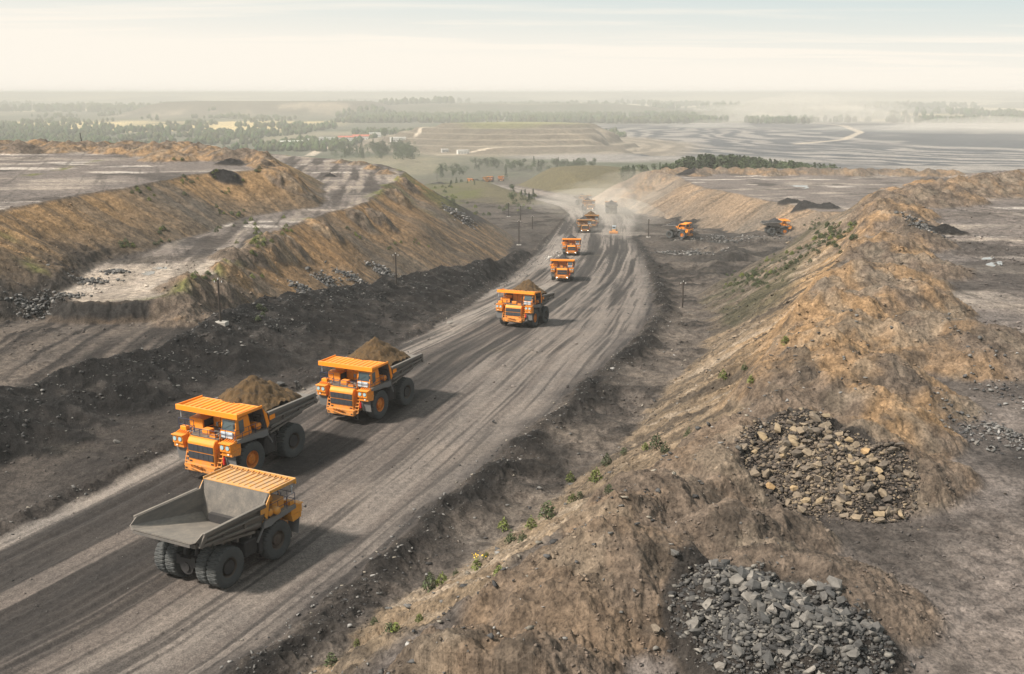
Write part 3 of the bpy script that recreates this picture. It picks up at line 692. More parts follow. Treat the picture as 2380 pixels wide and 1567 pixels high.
def make_mats():
    M = {}
    M['orange'] = worn('orange_paint', (.84, .26, .004), (.25, .18, .1), .5, .55, .28, .8, low=.7)
    M['yellow'] = worn('dusty_yellow_paint', (.6, .25, .02), (.26, .2, .13), .55, .7, .55, .9)
    M['dusty'] = worn('dusty_paint', (.42, .19, .04), (.21, .175, .14), .8, .85, .6, .5)
    M['steel'] = worn('worn_steel', (.085, .08, .075), (.23, .2, .165), .5, .75, .5, .9, stretch=(.35, 1.6, 1.6))
    M['steel_dark'] = worn('body_steel', (.105, .1, .096), (.2, .175, .145), .55, .6, .3, .9)
    M['tyre'] = worn('tyre_rubber', (.052, .058, .061), (.1, .096, .088), .85, .6, .25, 1.6, .2)
    M['dark'] = worn('dark_frame', (.022, .022, .024), (.07, .062, .055), .7, .5, .3, 1.3)
    M['rim'] = worn('orange_rim', (.62, .19, .01), (.12, .06, .03), .5, .9, .2, 4)
    M['rim_dark'] = worn('dusty_dark_rim', (.06, .045, .036), (.11, .085, .065), .7, .7, .2, 3)
    M['grey'] = worn('grey_flap', (.13, .135, .14), (.2, .17, .14), .7, .5, .2, 1.1)
    M['grille'] = new_mat('grille_mesh', (.025, .03, .038), .5)
    t = NT(M['grille']); w = t.add('ShaderNodeTexWave', wave_type='BANDS', bands_direction='Y'); w.inputs['Scale'].default_value = 5; tc = t.add('ShaderNodeTexCoord', name='TC'); t.link(tc.outputs['Object'], w.inputs['Vector'])
    r = t.ramp(w.outputs['Fac'], [(.2, (.012, .014, .018)), (.8, (.055, .062, .075))]); t.link(r.outputs['Color'], t.bsdf.inputs['Base Color'])
    M['rail'] = new_mat('blue_black_rail', (.025, .035, .075), .5)
    M['glass'] = new_mat('window_glass', (.05, .075, .085), .08); M['glass'].node_tree.nodes['Principled BSDF'].inputs['Specular IOR Level'].default_value = .9
    M['lens'] = new_mat('headlight_lens', (.33, .47, .5), .15)
    M['pale'] = new_mat('pale_panel', (.42, .5, .56), .5)
    M['red'] = new_mat('red_paint', (.5, .02, .02), .4)
    M['black'] = new_mat('black_gap', (.012, .012, .013), .7)
    for k, s in (('lamp', 7.0),):
        M[k] = new_mat('lit_lamp', (1, 1, 1), .3); b = M[k].node_tree.nodes['Principled BSDF']; b.inputs['Emission Color'].default_value = (1, .95, .85, 1); b.inputs['Emission Strength'].default_value = s
    M['whitelamp'] = new_mat('small_lamp', (.8, .78, .7), .3)
    for nm, a, b_ in (('soil_load', (.072, .042, .015), (.02, .013, .007)), ('coal_load', (.028, .028, .03), (.012, .012, .013))):
        m = new_mat(nm, a, .95); t = NT(m); n = t.noise(1.4, 9, .72); r = t.ramp(n.outputs['Fac'], [(.3, b_), (.52, a), (.75, tuple(min(1, x * 1.5) for x in a))]); t.link(r.outputs['Color'], t.bsdf.inputs['Base Color'])
        n2 = t.noise(5, 6, .7); bp = t.add('ShaderNodeBump', Strength=.9, Distance=.15); t.link(n2.outputs['Fac'], bp.inputs['Height']); t.link(bp.outputs['Normal'], t.bsdf.inputs['Normal']); M[nm] = m
    return M

# ------------------------------------------------------------------ the haul truck (x forward, y to its left, origin under the rear axle)
def wheel(root, M, x, y, side, front, rimmat):
    e = empty('wheel'); e.parent = root; e.location = (x, y, 1.53)
    prof = [(.74, -.40), (.84, -.44), (1.12, -.485), (1.36, -.475), (1.46, -.45), (1.53, -.36), (1.53, -.2), (1.52, -.05), (1.52, .05), (1.53, .2), (1.53, .36), (1.46, .45), (1.36, .475), (1.12, .485), (.84, .44), (.74, .40)]
    def mod(i, k):
        j = i % 4; lug = (-.085 if j == 3 else 0)
        if k in (4, 5, 6): return lug
        if k in (9, 10, 11): return (-.085 if (i + 2) % 4 == 3 else 0)
        if k in (7, 8): return -.03 if i % 2 else 0
        return 0
    MB().lathe(prof, 112, mod=mod).build('tyre', M['tyre'], e, smooth=False)
    rp = ([(.76, .39), (.72, .34), (.69, .18), (.60, .13), (.54, .16), (.42, .17), (.40, .34), (.33, .37), (.2, .38), (.18, .43), (.001, .43)] if front else [(.76, .38), (.71, .3), (.66, .0), (.6, -.1), (.42, -.12), (.4, .02), (.3, .05), (.001, .05)])
    b = MB().lathe([(r, side * yy) for r, yy in rp], 32)
    for k in range(12):
        a = k * math.pi / 6; r_ = .63 if front else .52; yy = .14 if front else -.1
        b.tube((r_ * math.cos(a), side * yy, r_ * math.sin(a)), (r_ * math.cos(a), side * (yy + .07), r_ * math.sin(a)), .035, 6)
    b.lathe([(.74, -side * .3), (.5, -side * .2), (.001, -side * .2)], 24)
    b.build('rim', rimmat, e, smooth=False)
    return e

def make_truck(M, paint, rimmat, lit, steel):
    P = M[paint]; root = empty('dump_truck')
    # chassis
    b = MB()
    for s in (-1, 1): b.beam((-1.3, s * .75, 1.95), (7.3, s * .75, 1.75), .35, .75)
    for x in (-1.1, 1.2, 3.4, 6.6): b.box(x - .2, x + .2, -.6, .6, 1.5, 2.15)
    b.box(4.6, 7.6, -1.15, 1.15, 1.9, 3.3); b.box(3.1, 6.9, -1.9, 1.9, 2.9, 3.6); b.box(1.7, 3.6, -1.7, 1.7, 1.5, 2.9)
    ch = b.build('chassis', M['dark'], root)
    b = MB().tube((0, -2.9, 1.53), (0, 2.9, 1.53), .52, 20); b.tube((-1.25, 0, 1.5), (.9, 0, 1.5), .62, 20); b.tube((-1.38, 0, 1.5), (-1.2, 0, 1.5), .36, 16);
    b.build('axle_housing', M['dark'], ch)
    MB().tube((5.3, -2.4, 1.53), (5.3, 2.4, 1.53), .28, 14).build('front_axle', M['dark'], ch)
    for s in (-1, 1):
        MB().tube((2.4, s * 1.35, 1.7), (1.2, s * 1.35, 2.9), .2, 12).tube((1.6, s * 1.35, 2.4), (1.0, s * 1.35, 3.15), .12, 10).build('hoist_cylinder', M['steel_dark'], ch)
        MB().tube((-.9, s * .55, 1.6), (-.55, s * .55, 3.0), .17, 12).build('suspension_strut', M['dark'], ch)
    MB().box(2.0, 3.5, 1.75, 2.75, 1.3, 2.75, .1).box(2.2, 2.3, 2.75, 2.8, 1.3, 2.75).box(3.2, 3.3, 2.75, 2.8, 1.3, 2.75).build('fuel_tank', M['dark'], root)
    MB().box(1.9, 3.2, -2.7, -1.75, 1.4, 2.6, .08).box(3.3, 3.75, -2.8, -2.1, 1.2, 2.9, .04).build('hydraulic_tank', M['dark'], root)
    for x, y, s, f in ((5.3, 2.5, 1, 1), (5.3, -2.5, -1, 1), (0, 2.52, 1, 0), (0, -2.52, -1, 0), (0, 1.48, 1, 0), (0, -1.48, -1, 0)):
        wheel(root, M, x, y, s, f, rimmat if f else M['rim_dark'])
    # radiator hood with two grilles
    hd = MB().prism([(6.3, 1.05), (8.05, 1.05), (8.1, 3.3), (7.9, 3.62), (6.3, 3.66)], -1.42, 1.42, .05).build('hood', P, root)
    for z0, z1 in ((2.58, 3.14), (1.93, 2.49)):
        g = MB().prism([(8.09, z0), (8.13, z0), (8.14, z1), (8.1, z1)], -1.32, 1.32)
        for k in range(1, 5): y = -1.32 + k * .528; g.beam((8.135, y, z0), (8.145, y, z1), .035, .03)
        g.build('grille', M['grille'], hd)
    for y in (-1.15, 1.15): MB().box(8.07, 8.1, y - .14, y + .14, 1.62, 1.74).build('vent', M['black'], hd)
    bp = MB().box(7.7, 8.38, -1.62, 1.62, .92, 1.5, .05).box(8.3, 8.4, -1.5, 1.5, 1.44, 1.5).build('bumper', P, root)
    for y in (-1.4, 1.4):
        MB().box(8.37, 8.41, y - .1, y + .1, 1.08, 1.2).build('bumper_lamp', M['lamp'] if lit else M['black'], bp)
    tb = MB()
    for k in range(4):
        y = -.75 + k * .35; tb.beam((8.4, y, 1.18), (8.62, y + .12, 1.62), .05, .05).beam((8.62, y + .12, 1.62), (8.4, y + .3, 1.15), .05, .05)
    tb.beam((8.45, -.95, 1.3), (8.6, .55, 1.12), .09, .09).beam((8.42, -.75, 1.55), (8.62, .5, 1.55), .07, .07); tb.build('tow_bar', P, bp)
    # headlight boxes on brackets, flaps behind
    for s in (-1, 1):
        b = MB().box(6.75, 7.9, s * 2.52 - .56, s * 2.52 + .56, 3.0, 3.62, .03)
        b.box(7.75, 8.02, s * 2.25 - .27, s * 2.25 + .27, 2.92, 3.6, .03); b.box(7.75, 8.02, s * 2.82 - .27, s * 2.82 + .27, 2.92, 3.6, .03)
        b.box(6.7, 8.12, s * 2.54 - .6, s * 2.54 + .6, 3.6, 3.66)
        for k in range(5): b.prism([(7.2, 3.66), (7.75, 3.66), (7.2, 3.84)], s * 2.54 - .5 + k * .24, s * 2.54 - .44 + k * .24)
        b.prism([(6.9, 2.45), (7.85, 2.55), (7.9, 3.0), (6.75, 3.0)], s * 2.05, s * 3.1)
        hb = b.build('headlight_box', P, root)
        for yy in (2.25, 2.82):
            l = MB().tube((8.0, s * yy, 3.3), (8.05, s * yy, 3.3), .21, 20).build('headlight', M['steel_dark'], hb)
            l2 = MB().tube((8.05, s * yy, 3.3), (8.07, s * yy, 3.3), .175, 20).build('headlight', M['lens'], hb)
        MB().box(7.86, 7.92, s * 2.75 - .09, s * 2.75 + .09, 2.68, 2.78).build('marker_lamp', M['whitelamp'], hb)
        MB().prism([(7.35, 1.35), (7.4, 1.35), (7.62, 2.6), (7.57, 2.6)], s * 2.1, s * 3.15).build('mud_flap', M['grey'], root)
        lb = MB()
        for yy in (1.52, 1.92): lb.beam((8.0, s * yy, 1.15), (7.2, s * yy, 3.7), .06, .1)
        for k in range(8): t_ = k / 7.6; lb.box(8.0 - .8 * t_ - .06, 8.0 - .8 * t_ + .1, min(s * 1.52, s * 1.92), max(s * 1.52, s * 1.92), 1.18 + 2.5 * t_, 1.23 + 2.5 * t_)
        lb.path([(7.95, s * 1.5, 1.4), (7.25, s * 1.5, 4.5)], .025); lb.build('ladder', P, root)
        lb2 = MB()
        for yy in (1.5, 1.9): lb2.beam((8.0, s * yy, .5), (8.0, s * yy, 1.15), .05, .05)
        for z in (.52, .8): lb2.box(7.98, 8.03, min(s * 1.5, s * 1.9), max(s * 1.5, s * 1.9), z, z + .05)
        lb2.build('bottom_step', M['dark'], root)
    fe = MB().tube((7.75, 2.12, 1.75), (7.75, 2.12, 2.25), .1, 12).tube((7.75, 2.12, 2.25), (7.75, 2.12, 2.37), .05, 8).build('fire_extinguisher', M['red'], root)
    # deck
    dk = MB().box(6.35, 7.6, -1.5, 1.5, 3.67, 3.74); dk.box(3.75, 7.2, 1.5, 3.2, 3.68, 3.78, .02); dk.box(3.75, 7.2, -3.2, -1.5, 3.68, 3.78, .02); dk.box(4.2, 6.35, -1.5, 1.5, 3.66, 3.76)
    dk = dk.build('deck', M['steel'], root)
    b = MB()
    for s in (-1, 1):
        b.prism([(3.6, 3.7), (7.2, 3.7), (7.2, 3.5), (5.2, 3.42), (4.3, 3.15), (3.5, 3.2)], s * 3.05, s * 3.2)
        b.beam((3.75, s * 3.1, 3.55), (2.9, s * 3.0, 2.3), .14, .08)
        b.prism([(3.75, 3.5), (6.9, 3.5), (6.9, 3.35), (3.75, 3.1)], s * 1.75, s * 3.05)
    b.build('fender', M['grey'], root)
    # cab on the left
    cb = MB().prism([(5.2, 3.78), (7.12, 3.78), (7.12, 4.15), (6.9, 5.38), (6.8, 5.46), (5.5, 5.46), (5.15, 3.9)], 1.32, 2.9, .04).build('cab', P, root)
    MB().prism([(7.085, 4.42), (7.1, 4.42), (6.945, 5.28), (6.93, 5.28)], 1.46, 2.76).build('windscreen', M['glass'], cb)
    MB().prism([(6.08, 4.25), (6.62, 4.12), (6.7, 5.2), (6.15, 5.25)], 2.9, 2.925).build('side_window', M['glass'], cb)
    MB().prism([(5.75, 4.3), (6.7, 4.3), (6.66, 5.2), (5.85, 5.2)], 1.295, 1.32).build('side_window', M['glass'], cb)
    MB().box(7.13, 7.3, 1.5, 2.72, 3.85, 4.34, .02).build('cooling_unit', M['pale'], cb)
    MB().beam((7.09, 1.75, 4.55), (7.03, 2.4, 4.9), .02, .02).build('wiper', M['black'], cb)
    for y in (1.5, 2.75): MB().beam((7.03, y, 5.1), (7.35, y + .25 * (1 if y > 2 else -1), 5.05), .03, .03).box(7.3, 7.36, y + .25 * (1 if y > 2 else -1) - .1, y + .25 * (1 if y > 2 else -1) + .1, 4.75, 5.1).build('mirror', M['dark'], cb)
    # control cabinets and boxes on the deck
    cab_ = MB().box(4.45, 5.2, -1.2, 1.25, 3.76, 5.35, .03).build('cabinet', P, root)
    for y in (-.4, .42): MB().box(5.2, 5.215, y - .015, y + .015, 3.85, 5.3).build('door_gap', M['black'], cab_)
    eb = MB().box(5.0, 6.35, -2.75, -1.3, 3.78, 4.68, .03).box(4.4, 5.4, -2.5, -1.35, 4.6, 5.05, .03).build('resistor_box', P, root)
    MB().box(5.15, 6.2, -1.3, -1.28, 3.9, 4.55).build('louvre', M['black'], eb)
    MB().box(6.55, 7.15, -.65, .15, 3.74, 4.2, .03).build('deck_box', P, root); MB().box(7.2, 7.5, .45, 1.15, 3.74, 3.98, .03).build('deck_box', P, root)
    MB().box(6.75, 7.2, -3.0, -2.35, 3.78, 4.12, .03).build('deck_box', P, root)
    for i, (x, y) in enumerate(((4.35, 2.55), (4.35, -2.75), (4.9, -3.0))):
        MB().lathe([(.001, -.5), (.2, -.48), (.3, -.38), (.31, .38), (.2, .48), (.001, .5)], 20, (x, y, 4.15)).build('air_tank', P, root, smooth=True)
    # railings
    def rail(pts, z0=3.78, hh=1.0, extra=.5):
        b = MB()
        for (x, y) in pts: b.tube((x, y, z0), (x, y, z0 + hh), .028, 6)
        for a, c in zip(pts, pts[1:]):
            for k in (hh, hh * extra): b.tube((a[0], a[1], z0 + k), (c[0], c[1], z0 + k), .024, 6)
        return b
    rail([(7.15, 1.35), (7.58, 1.2), (7.58, .4), (7.58, -.5), (7.58, -1.4), (7.1, -1.5)], 3.72, .62).build('railing', M['rail'], root)
    rail([(7.1, -1.55), (7.15, -2.4), (7.15, -3.15), (6.2, -3.15), (5.2, -3.15), (4.2, -3.15)]).build('railing', M['rail'], root)
    rail([(7.35, 1.4), (7.4, 2.1), (7.35, 3.1), (6.6, 3.15), (5.8, 3.15), (5.0, 3.15), (4.0, 3.15)], 3.78, .8).build('railing', M['rail'], root)
    MB().tube((6.9, -3.1, 4.78), (6.9, -3.1, 5.3), .03, 6).tube((6.9, -3.1, 5.3), (6.9, -3.1, 5.42), .08, 10).build('beacon', M['pale'], root)
    # dump body
    S = 1
    def sidepts(s): return dict(tt=(-2.6, s * 3.2, 5.2), tc=(-3.3, s * 3.12, 4.78), tf=(-3.42, s * 2.7, 4.62), ff=(3.3, s * 2.15, 2.75), fc=(3.49, s * 2.95, 3.36), k=(3.64, s * 3.2, 5.15), c=(4.25, s * 3.25, 5.74))
    L, Rr = sidepts(1), sidepts(-1)
    b = MB(); bm = b.bm; V = {}
    for n_, d in (('L', L), ('R', Rr)):
        for k, p in d.items(): V[n_ + k] = bm.verts.new(p)
    F = lambda *k: bm.faces.new([V[x] for x in k])
    F('Ltf', 'Rtf', 'Rff', 'Lff'); F('Ltc', 'Ltf', 'Lff', 'Lfc'); F('Rtc', 'Rfc', 'Rff', 'Rtf')
    F('Ltt', 'Ltc', 'Lfc', 'Lk'); F('Rtt', 'Rk', 'Rfc', 'Rtc'); F('Lk', 'Lfc', 'Lc'); F('Rk', 'Rc', 'Rfc'); F('Lff', 'Rff', 'Rfc', 'Rc', 'Lc', 'Lfc')
    bmesh.ops.recalc_face_normals(bm, faces=bm.faces[:])
    bmesh.ops.solidify(bm, geom=bm.faces[:], thickness=.11)
    body = b.build('dump_body', steel, root)
    for s in (-1, 1):
        rb = MB()
        rb.beam((-2.65, s * 3.3, 5.12), (3.6, s * 3.32, 5.06), .24, .3, .03)
        rb.beam((-2.75, s * 3.22, 4.66), (3.3, s * 3.24, 4.42), .26, .16, .03)
        rb.beam((-2.7, s * 3.1, 4.3), (3.15, s * 3.1, 3.72), .26, .22, .03)
        rb.beam((-1.3, s * 2.85, 3.85), (2.9, s * 2.8, 3.12), .2, .2, .03)
        rb.beam((-2.5, s * 3.26, 5.0), (-2.95, s * 3.2, 4.25), .2, .3, .02)
        rb.beam((-.6, s * 3.2, 4.6), (-.6, s * 3.05, 4.1), .16, .3, .02)
        rb.beam((1.5, s * 3.2, 4.5), (1.5, s * 3.05, 3.8), .16, .3, .02)
        rb.build('side_rail', M['steel_dark'] if paint == 'orange' else steel, body)
        MB().prism([(3.5, 4.2), (3.75, 5.08), (4.22, 5.66), (4.05, 5.0), (3.75, 3.9)], s * 3.26, s * 3.34).prism([(2.9, 4.55), (3.6, 4.5), (3.6, 4.9), (2.95, 4.92)], s * 3.45, s * 3.47).build('corner_plate', P, body)
    ub = MB()
    for k in range(5):
        x = -2.6 + k * 1.35; z = 4.62 - (x + 3.42) * .278
        ub.beam((x, -2.5, z - .28), (x, 2.5, z - .28), .22, .34)
    for s in (-1, 1): ub.beam((-2.9, s * .9, 4.1), (3.0, s * .9, 2.52), .3, .4)
    ub.box(-3.42, -3.3, -2.7, 2.7, 4.36, 4.55); ub.build('underframe', M['steel_dark'], body)
    hbk = MB()
    for y in (-2.2, -1.1, 0, 1.1, 2.2): hbk.beam((3.5, y, 3.1), (4.3, y, 5.62), .12, .22)
    hbk.beam((3.75, -2.9, 3.7), (3.75, 2.9, 3.7), .2, .3).beam((4.1, -3.1, 4.9), (4.1, 3.1, 4.9), .2, .3); hbk.build('headboard_rib', P if paint == 'yellow' else M['dark'], body)
    cp = MB().prism([(4.22, 5.7), (7.2, 5.66), (7.2, 5.74), (4.22, 5.8)], -3.27, 3.27)
    cp.box(7.12, 7.26, -3.3, 3.3, 5.5, 5.96, .02)
    for s in (-1, 1): cp.beam((4.2, s * 3.24, 5.84), (7.14, s * 3.24, 5.84), .1, .2, .02)
    for k in range(11):
        y = -2.75 + k * .55
        cp.beam((4.45, y, 5.8), (7.14, y, 5.77), .11, .1, .02)
        cp.prism([(6.75, 5.74), (7.14, 5.74), (7.14, 5.95)], y + .2, y + .24)
    cp.build('canopy', M['canopy_' + paint], body)
    return root

def make_load(M, mat, peak, seed):
    """a heap of earth with its foot on the floor of the dump body"""
    n = 64; xs = np.linspace(-2.9, 5.0, 78); ys = np.linspace(-2.95, 2.95, 60)
    Xg, Yg = np.meshgrid(xs, ys)
    floor = np.where(Xg < 3.3, 4.62 - (Xg + 3.42) * .278, 2.75 + (Xg - 3.3) * 3.2) + np.maximum(np.abs(Yg) - 2.2, 0) * .8
    q = np.sqrt(((Xg - 1.6) / 1.2) ** 2 + (Yg / .98) ** 2 + .05)
    hh = peak - .74 * q + rdg(Xg / 1.1, Yg / 1.1, 5, seed) * .2 - rdg(Xg / .7, Yg / .7, 4, seed + 2) * .24 + fbm(Xg / .35, Yg / .35, 3, seed + 5) * .13
    rim = 5.05 - .1 + .0 * Xg
    low = np.maximum(hh, np.where(Xg < 4.0, 4.85 - .5 * np.maximum(-1.2 - Xg, 0) + fbm(Xg / .8, Yg / .8, 3, seed + 9) * .14, 0))
    z = np.where(Xg > 4.1, np.maximum(np.where(np.abs(Yg) < 2.3, hh, 0), 5.76), np.maximum(low, floor + .03))
    z = np.maximum(z, np.where(Xg > 4.0, 5.66, floor + .03))
    z = np.where((Xg > 4.1) & (hh < 5.78), 5.6, z)
    me = bpy.data.meshes.new(mat); nv = Xg.size
    co = np.stack([Xg, Yg, z], -1).reshape(-1, 3); me.vertices.add(nv); me.vertices.foreach_set('co', co.astype(np.float32).ravel())
    vid = np.arange(nv).reshape(Xg.shape); f = np.stack([vid[:-1, :-1], vid[:-1, 1:], vid[1:, 1:], vid[1:, :-1]], -1).reshape(-1, 4)
    nf = len(f); me.loops.add(nf * 4); me.loops.foreach_set('vertex_index', f.ravel().astype(np.int32)); me.polygons.add(nf)
    me.polygons.foreach_set('loop_start', np.arange(0, nf * 4, 4, dtype=np.int32)); me.polygons.foreach_set('loop_total', np.full(nf, 4, np.int32)); me.polygons.foreach_set('use_smooth', np.ones(nf, bool)); me.update(calc_edges=True)
    me.materials.append(M[mat]); return me

def ground_z(x, y):
    return float(terrain(np.array([x]), np.array([y]), False)[0])

def slope_pitch(x, y, h):
    dx, dy = math.cos(h), math.sin(h)
    a = float(zr(np.array(x + dx * 5), np.array(y + dy * 5))); b = float(zr(np.array(x), np.array(y)))
    return -math.atan2(a - b, 5.0)
# ------------------------------------------------------------------ trucks on the haul road
def heading_at(x, y):
    best, h = 1e18, 0
    for a, b in zip(RC, RC[1:]):
        d = Vector((b[0] - a[0], b[1] - a[1])); t = max(0, min(1, ((x - a[0]) * d.x + (y - a[1]) * d.y) / d.length_squared))
        q = (x - a[0] - t * d.x) ** 2 + (y - a[1] - t * d.y) ** 2
        if q < best: best, h = q, math.atan2(d.y, d.x)
    return h                                               # away from the camera

def trucks():
    M = make_mats()
    M['canopy_orange'] = M['orange']; M['canopy_yellow'] = worn('worn_canopy', (.6, .27, .03), (.25, .215, .17), .6, .95, .6, 1.1)
    g = 'dump trucks driving on the haul road'
    jobs = [  # u, v of the front axle on the ground, heading (None: along the road), look, load, label
        ('p', (-21.7, 66.7), R(62.3), .951, 'empty', None, 'empty dump truck seen from behind with a bare grey body, beside the leading truck'),
        ('p', (-22.9, 92.8), R(-117.4), 1.066, 'new', 'soil_load', 'leading orange dump truck heaped with brown earth, just behind the empty truck'),
        ('p', (-13.95, 109.2), R(-115.5), 1.0, 'new', 'soil_load', 'second orange dump truck in the convoy, heaped with brown earth, close behind the leader'),
        ('f', (1205, 758), -12, 1, 'new', 'soil_load', 'third orange dump truck with brown earth, alone halfway down the haul road'),
        ('f', (1307, 652), 4, 1, 'lit', 'coal_load', 'orange truck with black load and lit lamps, nearer of two beside the white stones'),
        ('f', (1328, 593), 4, 1, 'lit', 'coal_load', 'orange truck with black load and lit lamps, further of two beside the white stones'),
        ('f', (1358, 540.5), 6, 1, 'dustylit', 'coal_load', 'dusty truck with two lit lamps, front one of the overlapping pair before the yellow grader'),
        ('f', (1375, 529), 8, 1, 'dusty', 'soil_load', 'dusty truck half hidden behind another truck, level with the yellow grader'),
        ('f', (1369, 490), 10, 1, 'dustylit', 'coal_load', 'far dusty truck with two bright lamps at the bend of the road'),
        ('f', (1361, 477), 20, 1, 'dusty', 'coal_load', 'farthest dusty truck, partly hidden behind the truck with bright lamps at the bend'),
        ('r', (1421, 496), None, 1, 'dustylit', 'coal_load', 'dusty truck driving away at the bend, its grey tail towards us'),
        ('s', (1562, 550.5), R(-30), 1, 'new', 'coal_load', 'orange truck with coal on the side road, the one nearer to the pole'),
        ('s', (1788.5, 549), R(3), 1, 'new', 'coal_load', 'orange truck with coal seen side-on, on the side road close to the ochre ridge'),
        ('v', (1127, 423), R(-70), 1, 'old', None, 'tiny dark dump truck in the valley beside the parked orange one'),
        ('v', (1141, 422), R(-100), 1, 'lit', None, 'tiny orange dump truck in the valley, brightest of its row'),
        ('v', (1163, 421), R(-80), 1, 'lit', None, 'tiny orange dump truck in the valley next to the tall lone tree'),
        ('v', (1100, 428), R(-120), 1, 'lit', None, 'tiny orange dump truck in the valley, lowest and apart from the other three')]
    protos = {}; M['canopy_dusty'] = M['dusty']
    def proto(kind):
        paint, rim, lit, steel = {'empty': ('yellow', M['rim_dark'], False, M['steel']), 'new': ('orange', M['rim'], False, M['steel_dark']), 'lit': ('orange', M['rim'], True, M['steel_dark']), 'dusty': ('dusty', M['rim_dark'], False, M['steel_dark']), 'dustylit': ('dusty', M['rim_dark'], True, M['steel_dark']), 'old': ('yellow', M['rim_dark'], False, M['steel_dark'])}[kind]
        return make_truck(M, paint, rim, lit, steel)
    loads = {}
    for i, (mode, p, h, s, kind, load, lab) in enumerate(jobs):
        if mode == 'p': x, y = p; z = .02; pit = 0
        else:
            x, y = on_road(*p)
            for _ in range(6):
                z = ground_z(x, y); x, y = at(p[0], p[1], z)
            if mode == 'f':
                h = heading_at(x, y) + math.pi + R(h); x -= math.cos(h) * 5.3; y -= math.sin(h) * 5.3
            elif h is None: h = heading_at(x, y)
            pit = slope_pitch(x, y, h)
            z = .5 * (ground_z(x, y) + ground_z(x + math.cos(h) * 5.3, y + math.sin(h) * 5.3) + math.tan(pit) * 5.3) + .03
        if kind in protos: t = copy_tree(protos[kind])
        else: t = protos[kind] = proto(kind)
        t.location = (x, y, z); t.rotation_euler = (0, pit, h); t.scale = (s, s, s)
        tag(t, lab, 'dump truck', g)
        if load:
            key = (load, i % 3)
            if key not in loads: loads[key] = make_load(M, load, 7.6 if load == 'soil_load' else 7.0, 40 + i)
            o = bpy.data.objects.new(load, loads[key]); COL.objects.link(o); o.location = t.location; o.rotation_euler = t.rotation_euler; o.scale = t.scale
            tag(o, ('brown earth' if load == 'soil_load' else 'black coal') + ' heaped in the body of the ' + SHORT[i], 'load', 'loads carried by the dump trucks')
    # small grader with a yellow blade
    x, y = on_road(1427, 542)
    for _ in range(6): z = ground_z(x, y); x, y = at(1427, 542, z)
    r = empty('grader', (x, y, z), R(-100)); tag(r, 'small yellow grader with a wide blade and white cab, alone on the dusty road', 'grader')
    MB().prism([(-2.6, .9), (1.2, .9), (1.2, 1.5), (-.6, 1.9), (-2.6, 1.9)], -.75, .75, .05).build('body', M['yellow'], r)
    c = MB().box(-.9, .7, -.7, .7, 1.9, 3.1, .04).build('cab', M['pale'], r); MB().box(.7, .72, -.6, .6, 2.2, 2.95).build('windscreen', M['glass'], c); MB().box(-1.1, .9, -.85, .85, 3.1, 3.2, .03).build('roof', M['pale'], r)
    MB().prism([(2.2, .1), (2.35, .1), (2.5, .6), (2.4, 1.2), (2.25, 1.2), (2.3, .6)], -1.9, 1.9).build('blade', M['orange'], r)
    MB().beam((1.1, -.5, 1.1), (2.3, -.5, .6), .15, .2).beam((1.1, .5, 1.1), (2.3, .5, .6), .15, .2).build('blade_arm', M['yellow'], r)
    for xx in (-1.7, 1.2):
        for s in (-1, 1):
            b = MB(); b.lathe([(.3, -.25), (.65, -.24), (.75, -.15), (.75, .15), (.65, .24), (.3, .25)], 20, (xx, s * 1.05, .75)); b.build('wheel', M['tyre'], r)
    return M

SHORT = ['', 'leading orange truck', 'second orange truck', 'third orange truck', 'nearer lamp-lit orange truck', 'further lamp-lit orange truck', 'dusty lamp-lit truck before the grader', 'dusty truck half hidden behind another', 'far dusty truck with bright lamps', 'farthest dusty truck at the bend', 'truck driving away at the bend', 'side-road truck near the pole', 'side-road truck near the ochre ridge', '', '', '', '']

# ------------------------------------------------------------------ merged scatter meshes
def merged(name, protos, place, mat, color=None, smooth=False):
    """one mesh made of many transformed copies; protos: list of (verts Nx3, faces list of tri); place: list of (proto index, x, y, z, sx, sy, sz, rz, tilt, shade)"""
    vs, fs, cs, off = [], [], [], 0
    for (k, x, y, z, sx, sy, sz, rz, tl, sh) in place:
        v, f = protos[k]
        c, s = math.cos(rz), math.sin(rz); q = v * (sx, sy, sz)
        ct, st = math.cos(tl), math.sin(tl)
        q = np.stack([q[:, 0], q[:, 1] * ct - q[:, 2] * st, q[:, 1] * st + q[:, 2] * ct], 1)
        q = np.stack([q[:, 0] * c - q[:, 1] * s + x, q[:, 0] * s + q[:, 1] * c + y, q[:, 2] + z], 1)
        vs.append(q); fs.append(f + off); off += len(v)
        cs.append(np.tile(np.array([*sh, 1.0]), (len(v), 1)))
    P = np.concatenate(vs); F = np.concatenate(fs); C = np.concatenate(cs)
    me = bpy.data.meshes.new(name); nf = len(F); k = F.shape[1]
    me.vertices.add(len(P)); me.vertices.foreach_set('co', P.astype(np.float32).ravel())
    me.loops.add(nf * k); me.loops.foreach_set('vertex_index', F.astype(np.int32).ravel())
    me.polygons.add(nf); me.polygons.foreach_set('loop_start', np.arange(0, nf * k, k, dtype=np.int32)); me.polygons.foreach_set('loop_total', np.full(nf, k, np.int32))
    if smooth: me.polygons.foreach_set('use_smooth', np.ones(nf, bool))
    a = me.color_attributes.new('alb', 'FLOAT_COLOR', 'POINT'); a.data.foreach_set('color', C.astype(np.float32).ravel())
    me.update(calc_edges=True); me.materials.append(mat)
    o = bpy.data.objects.new(name, me); COL.objects.link(o); return o

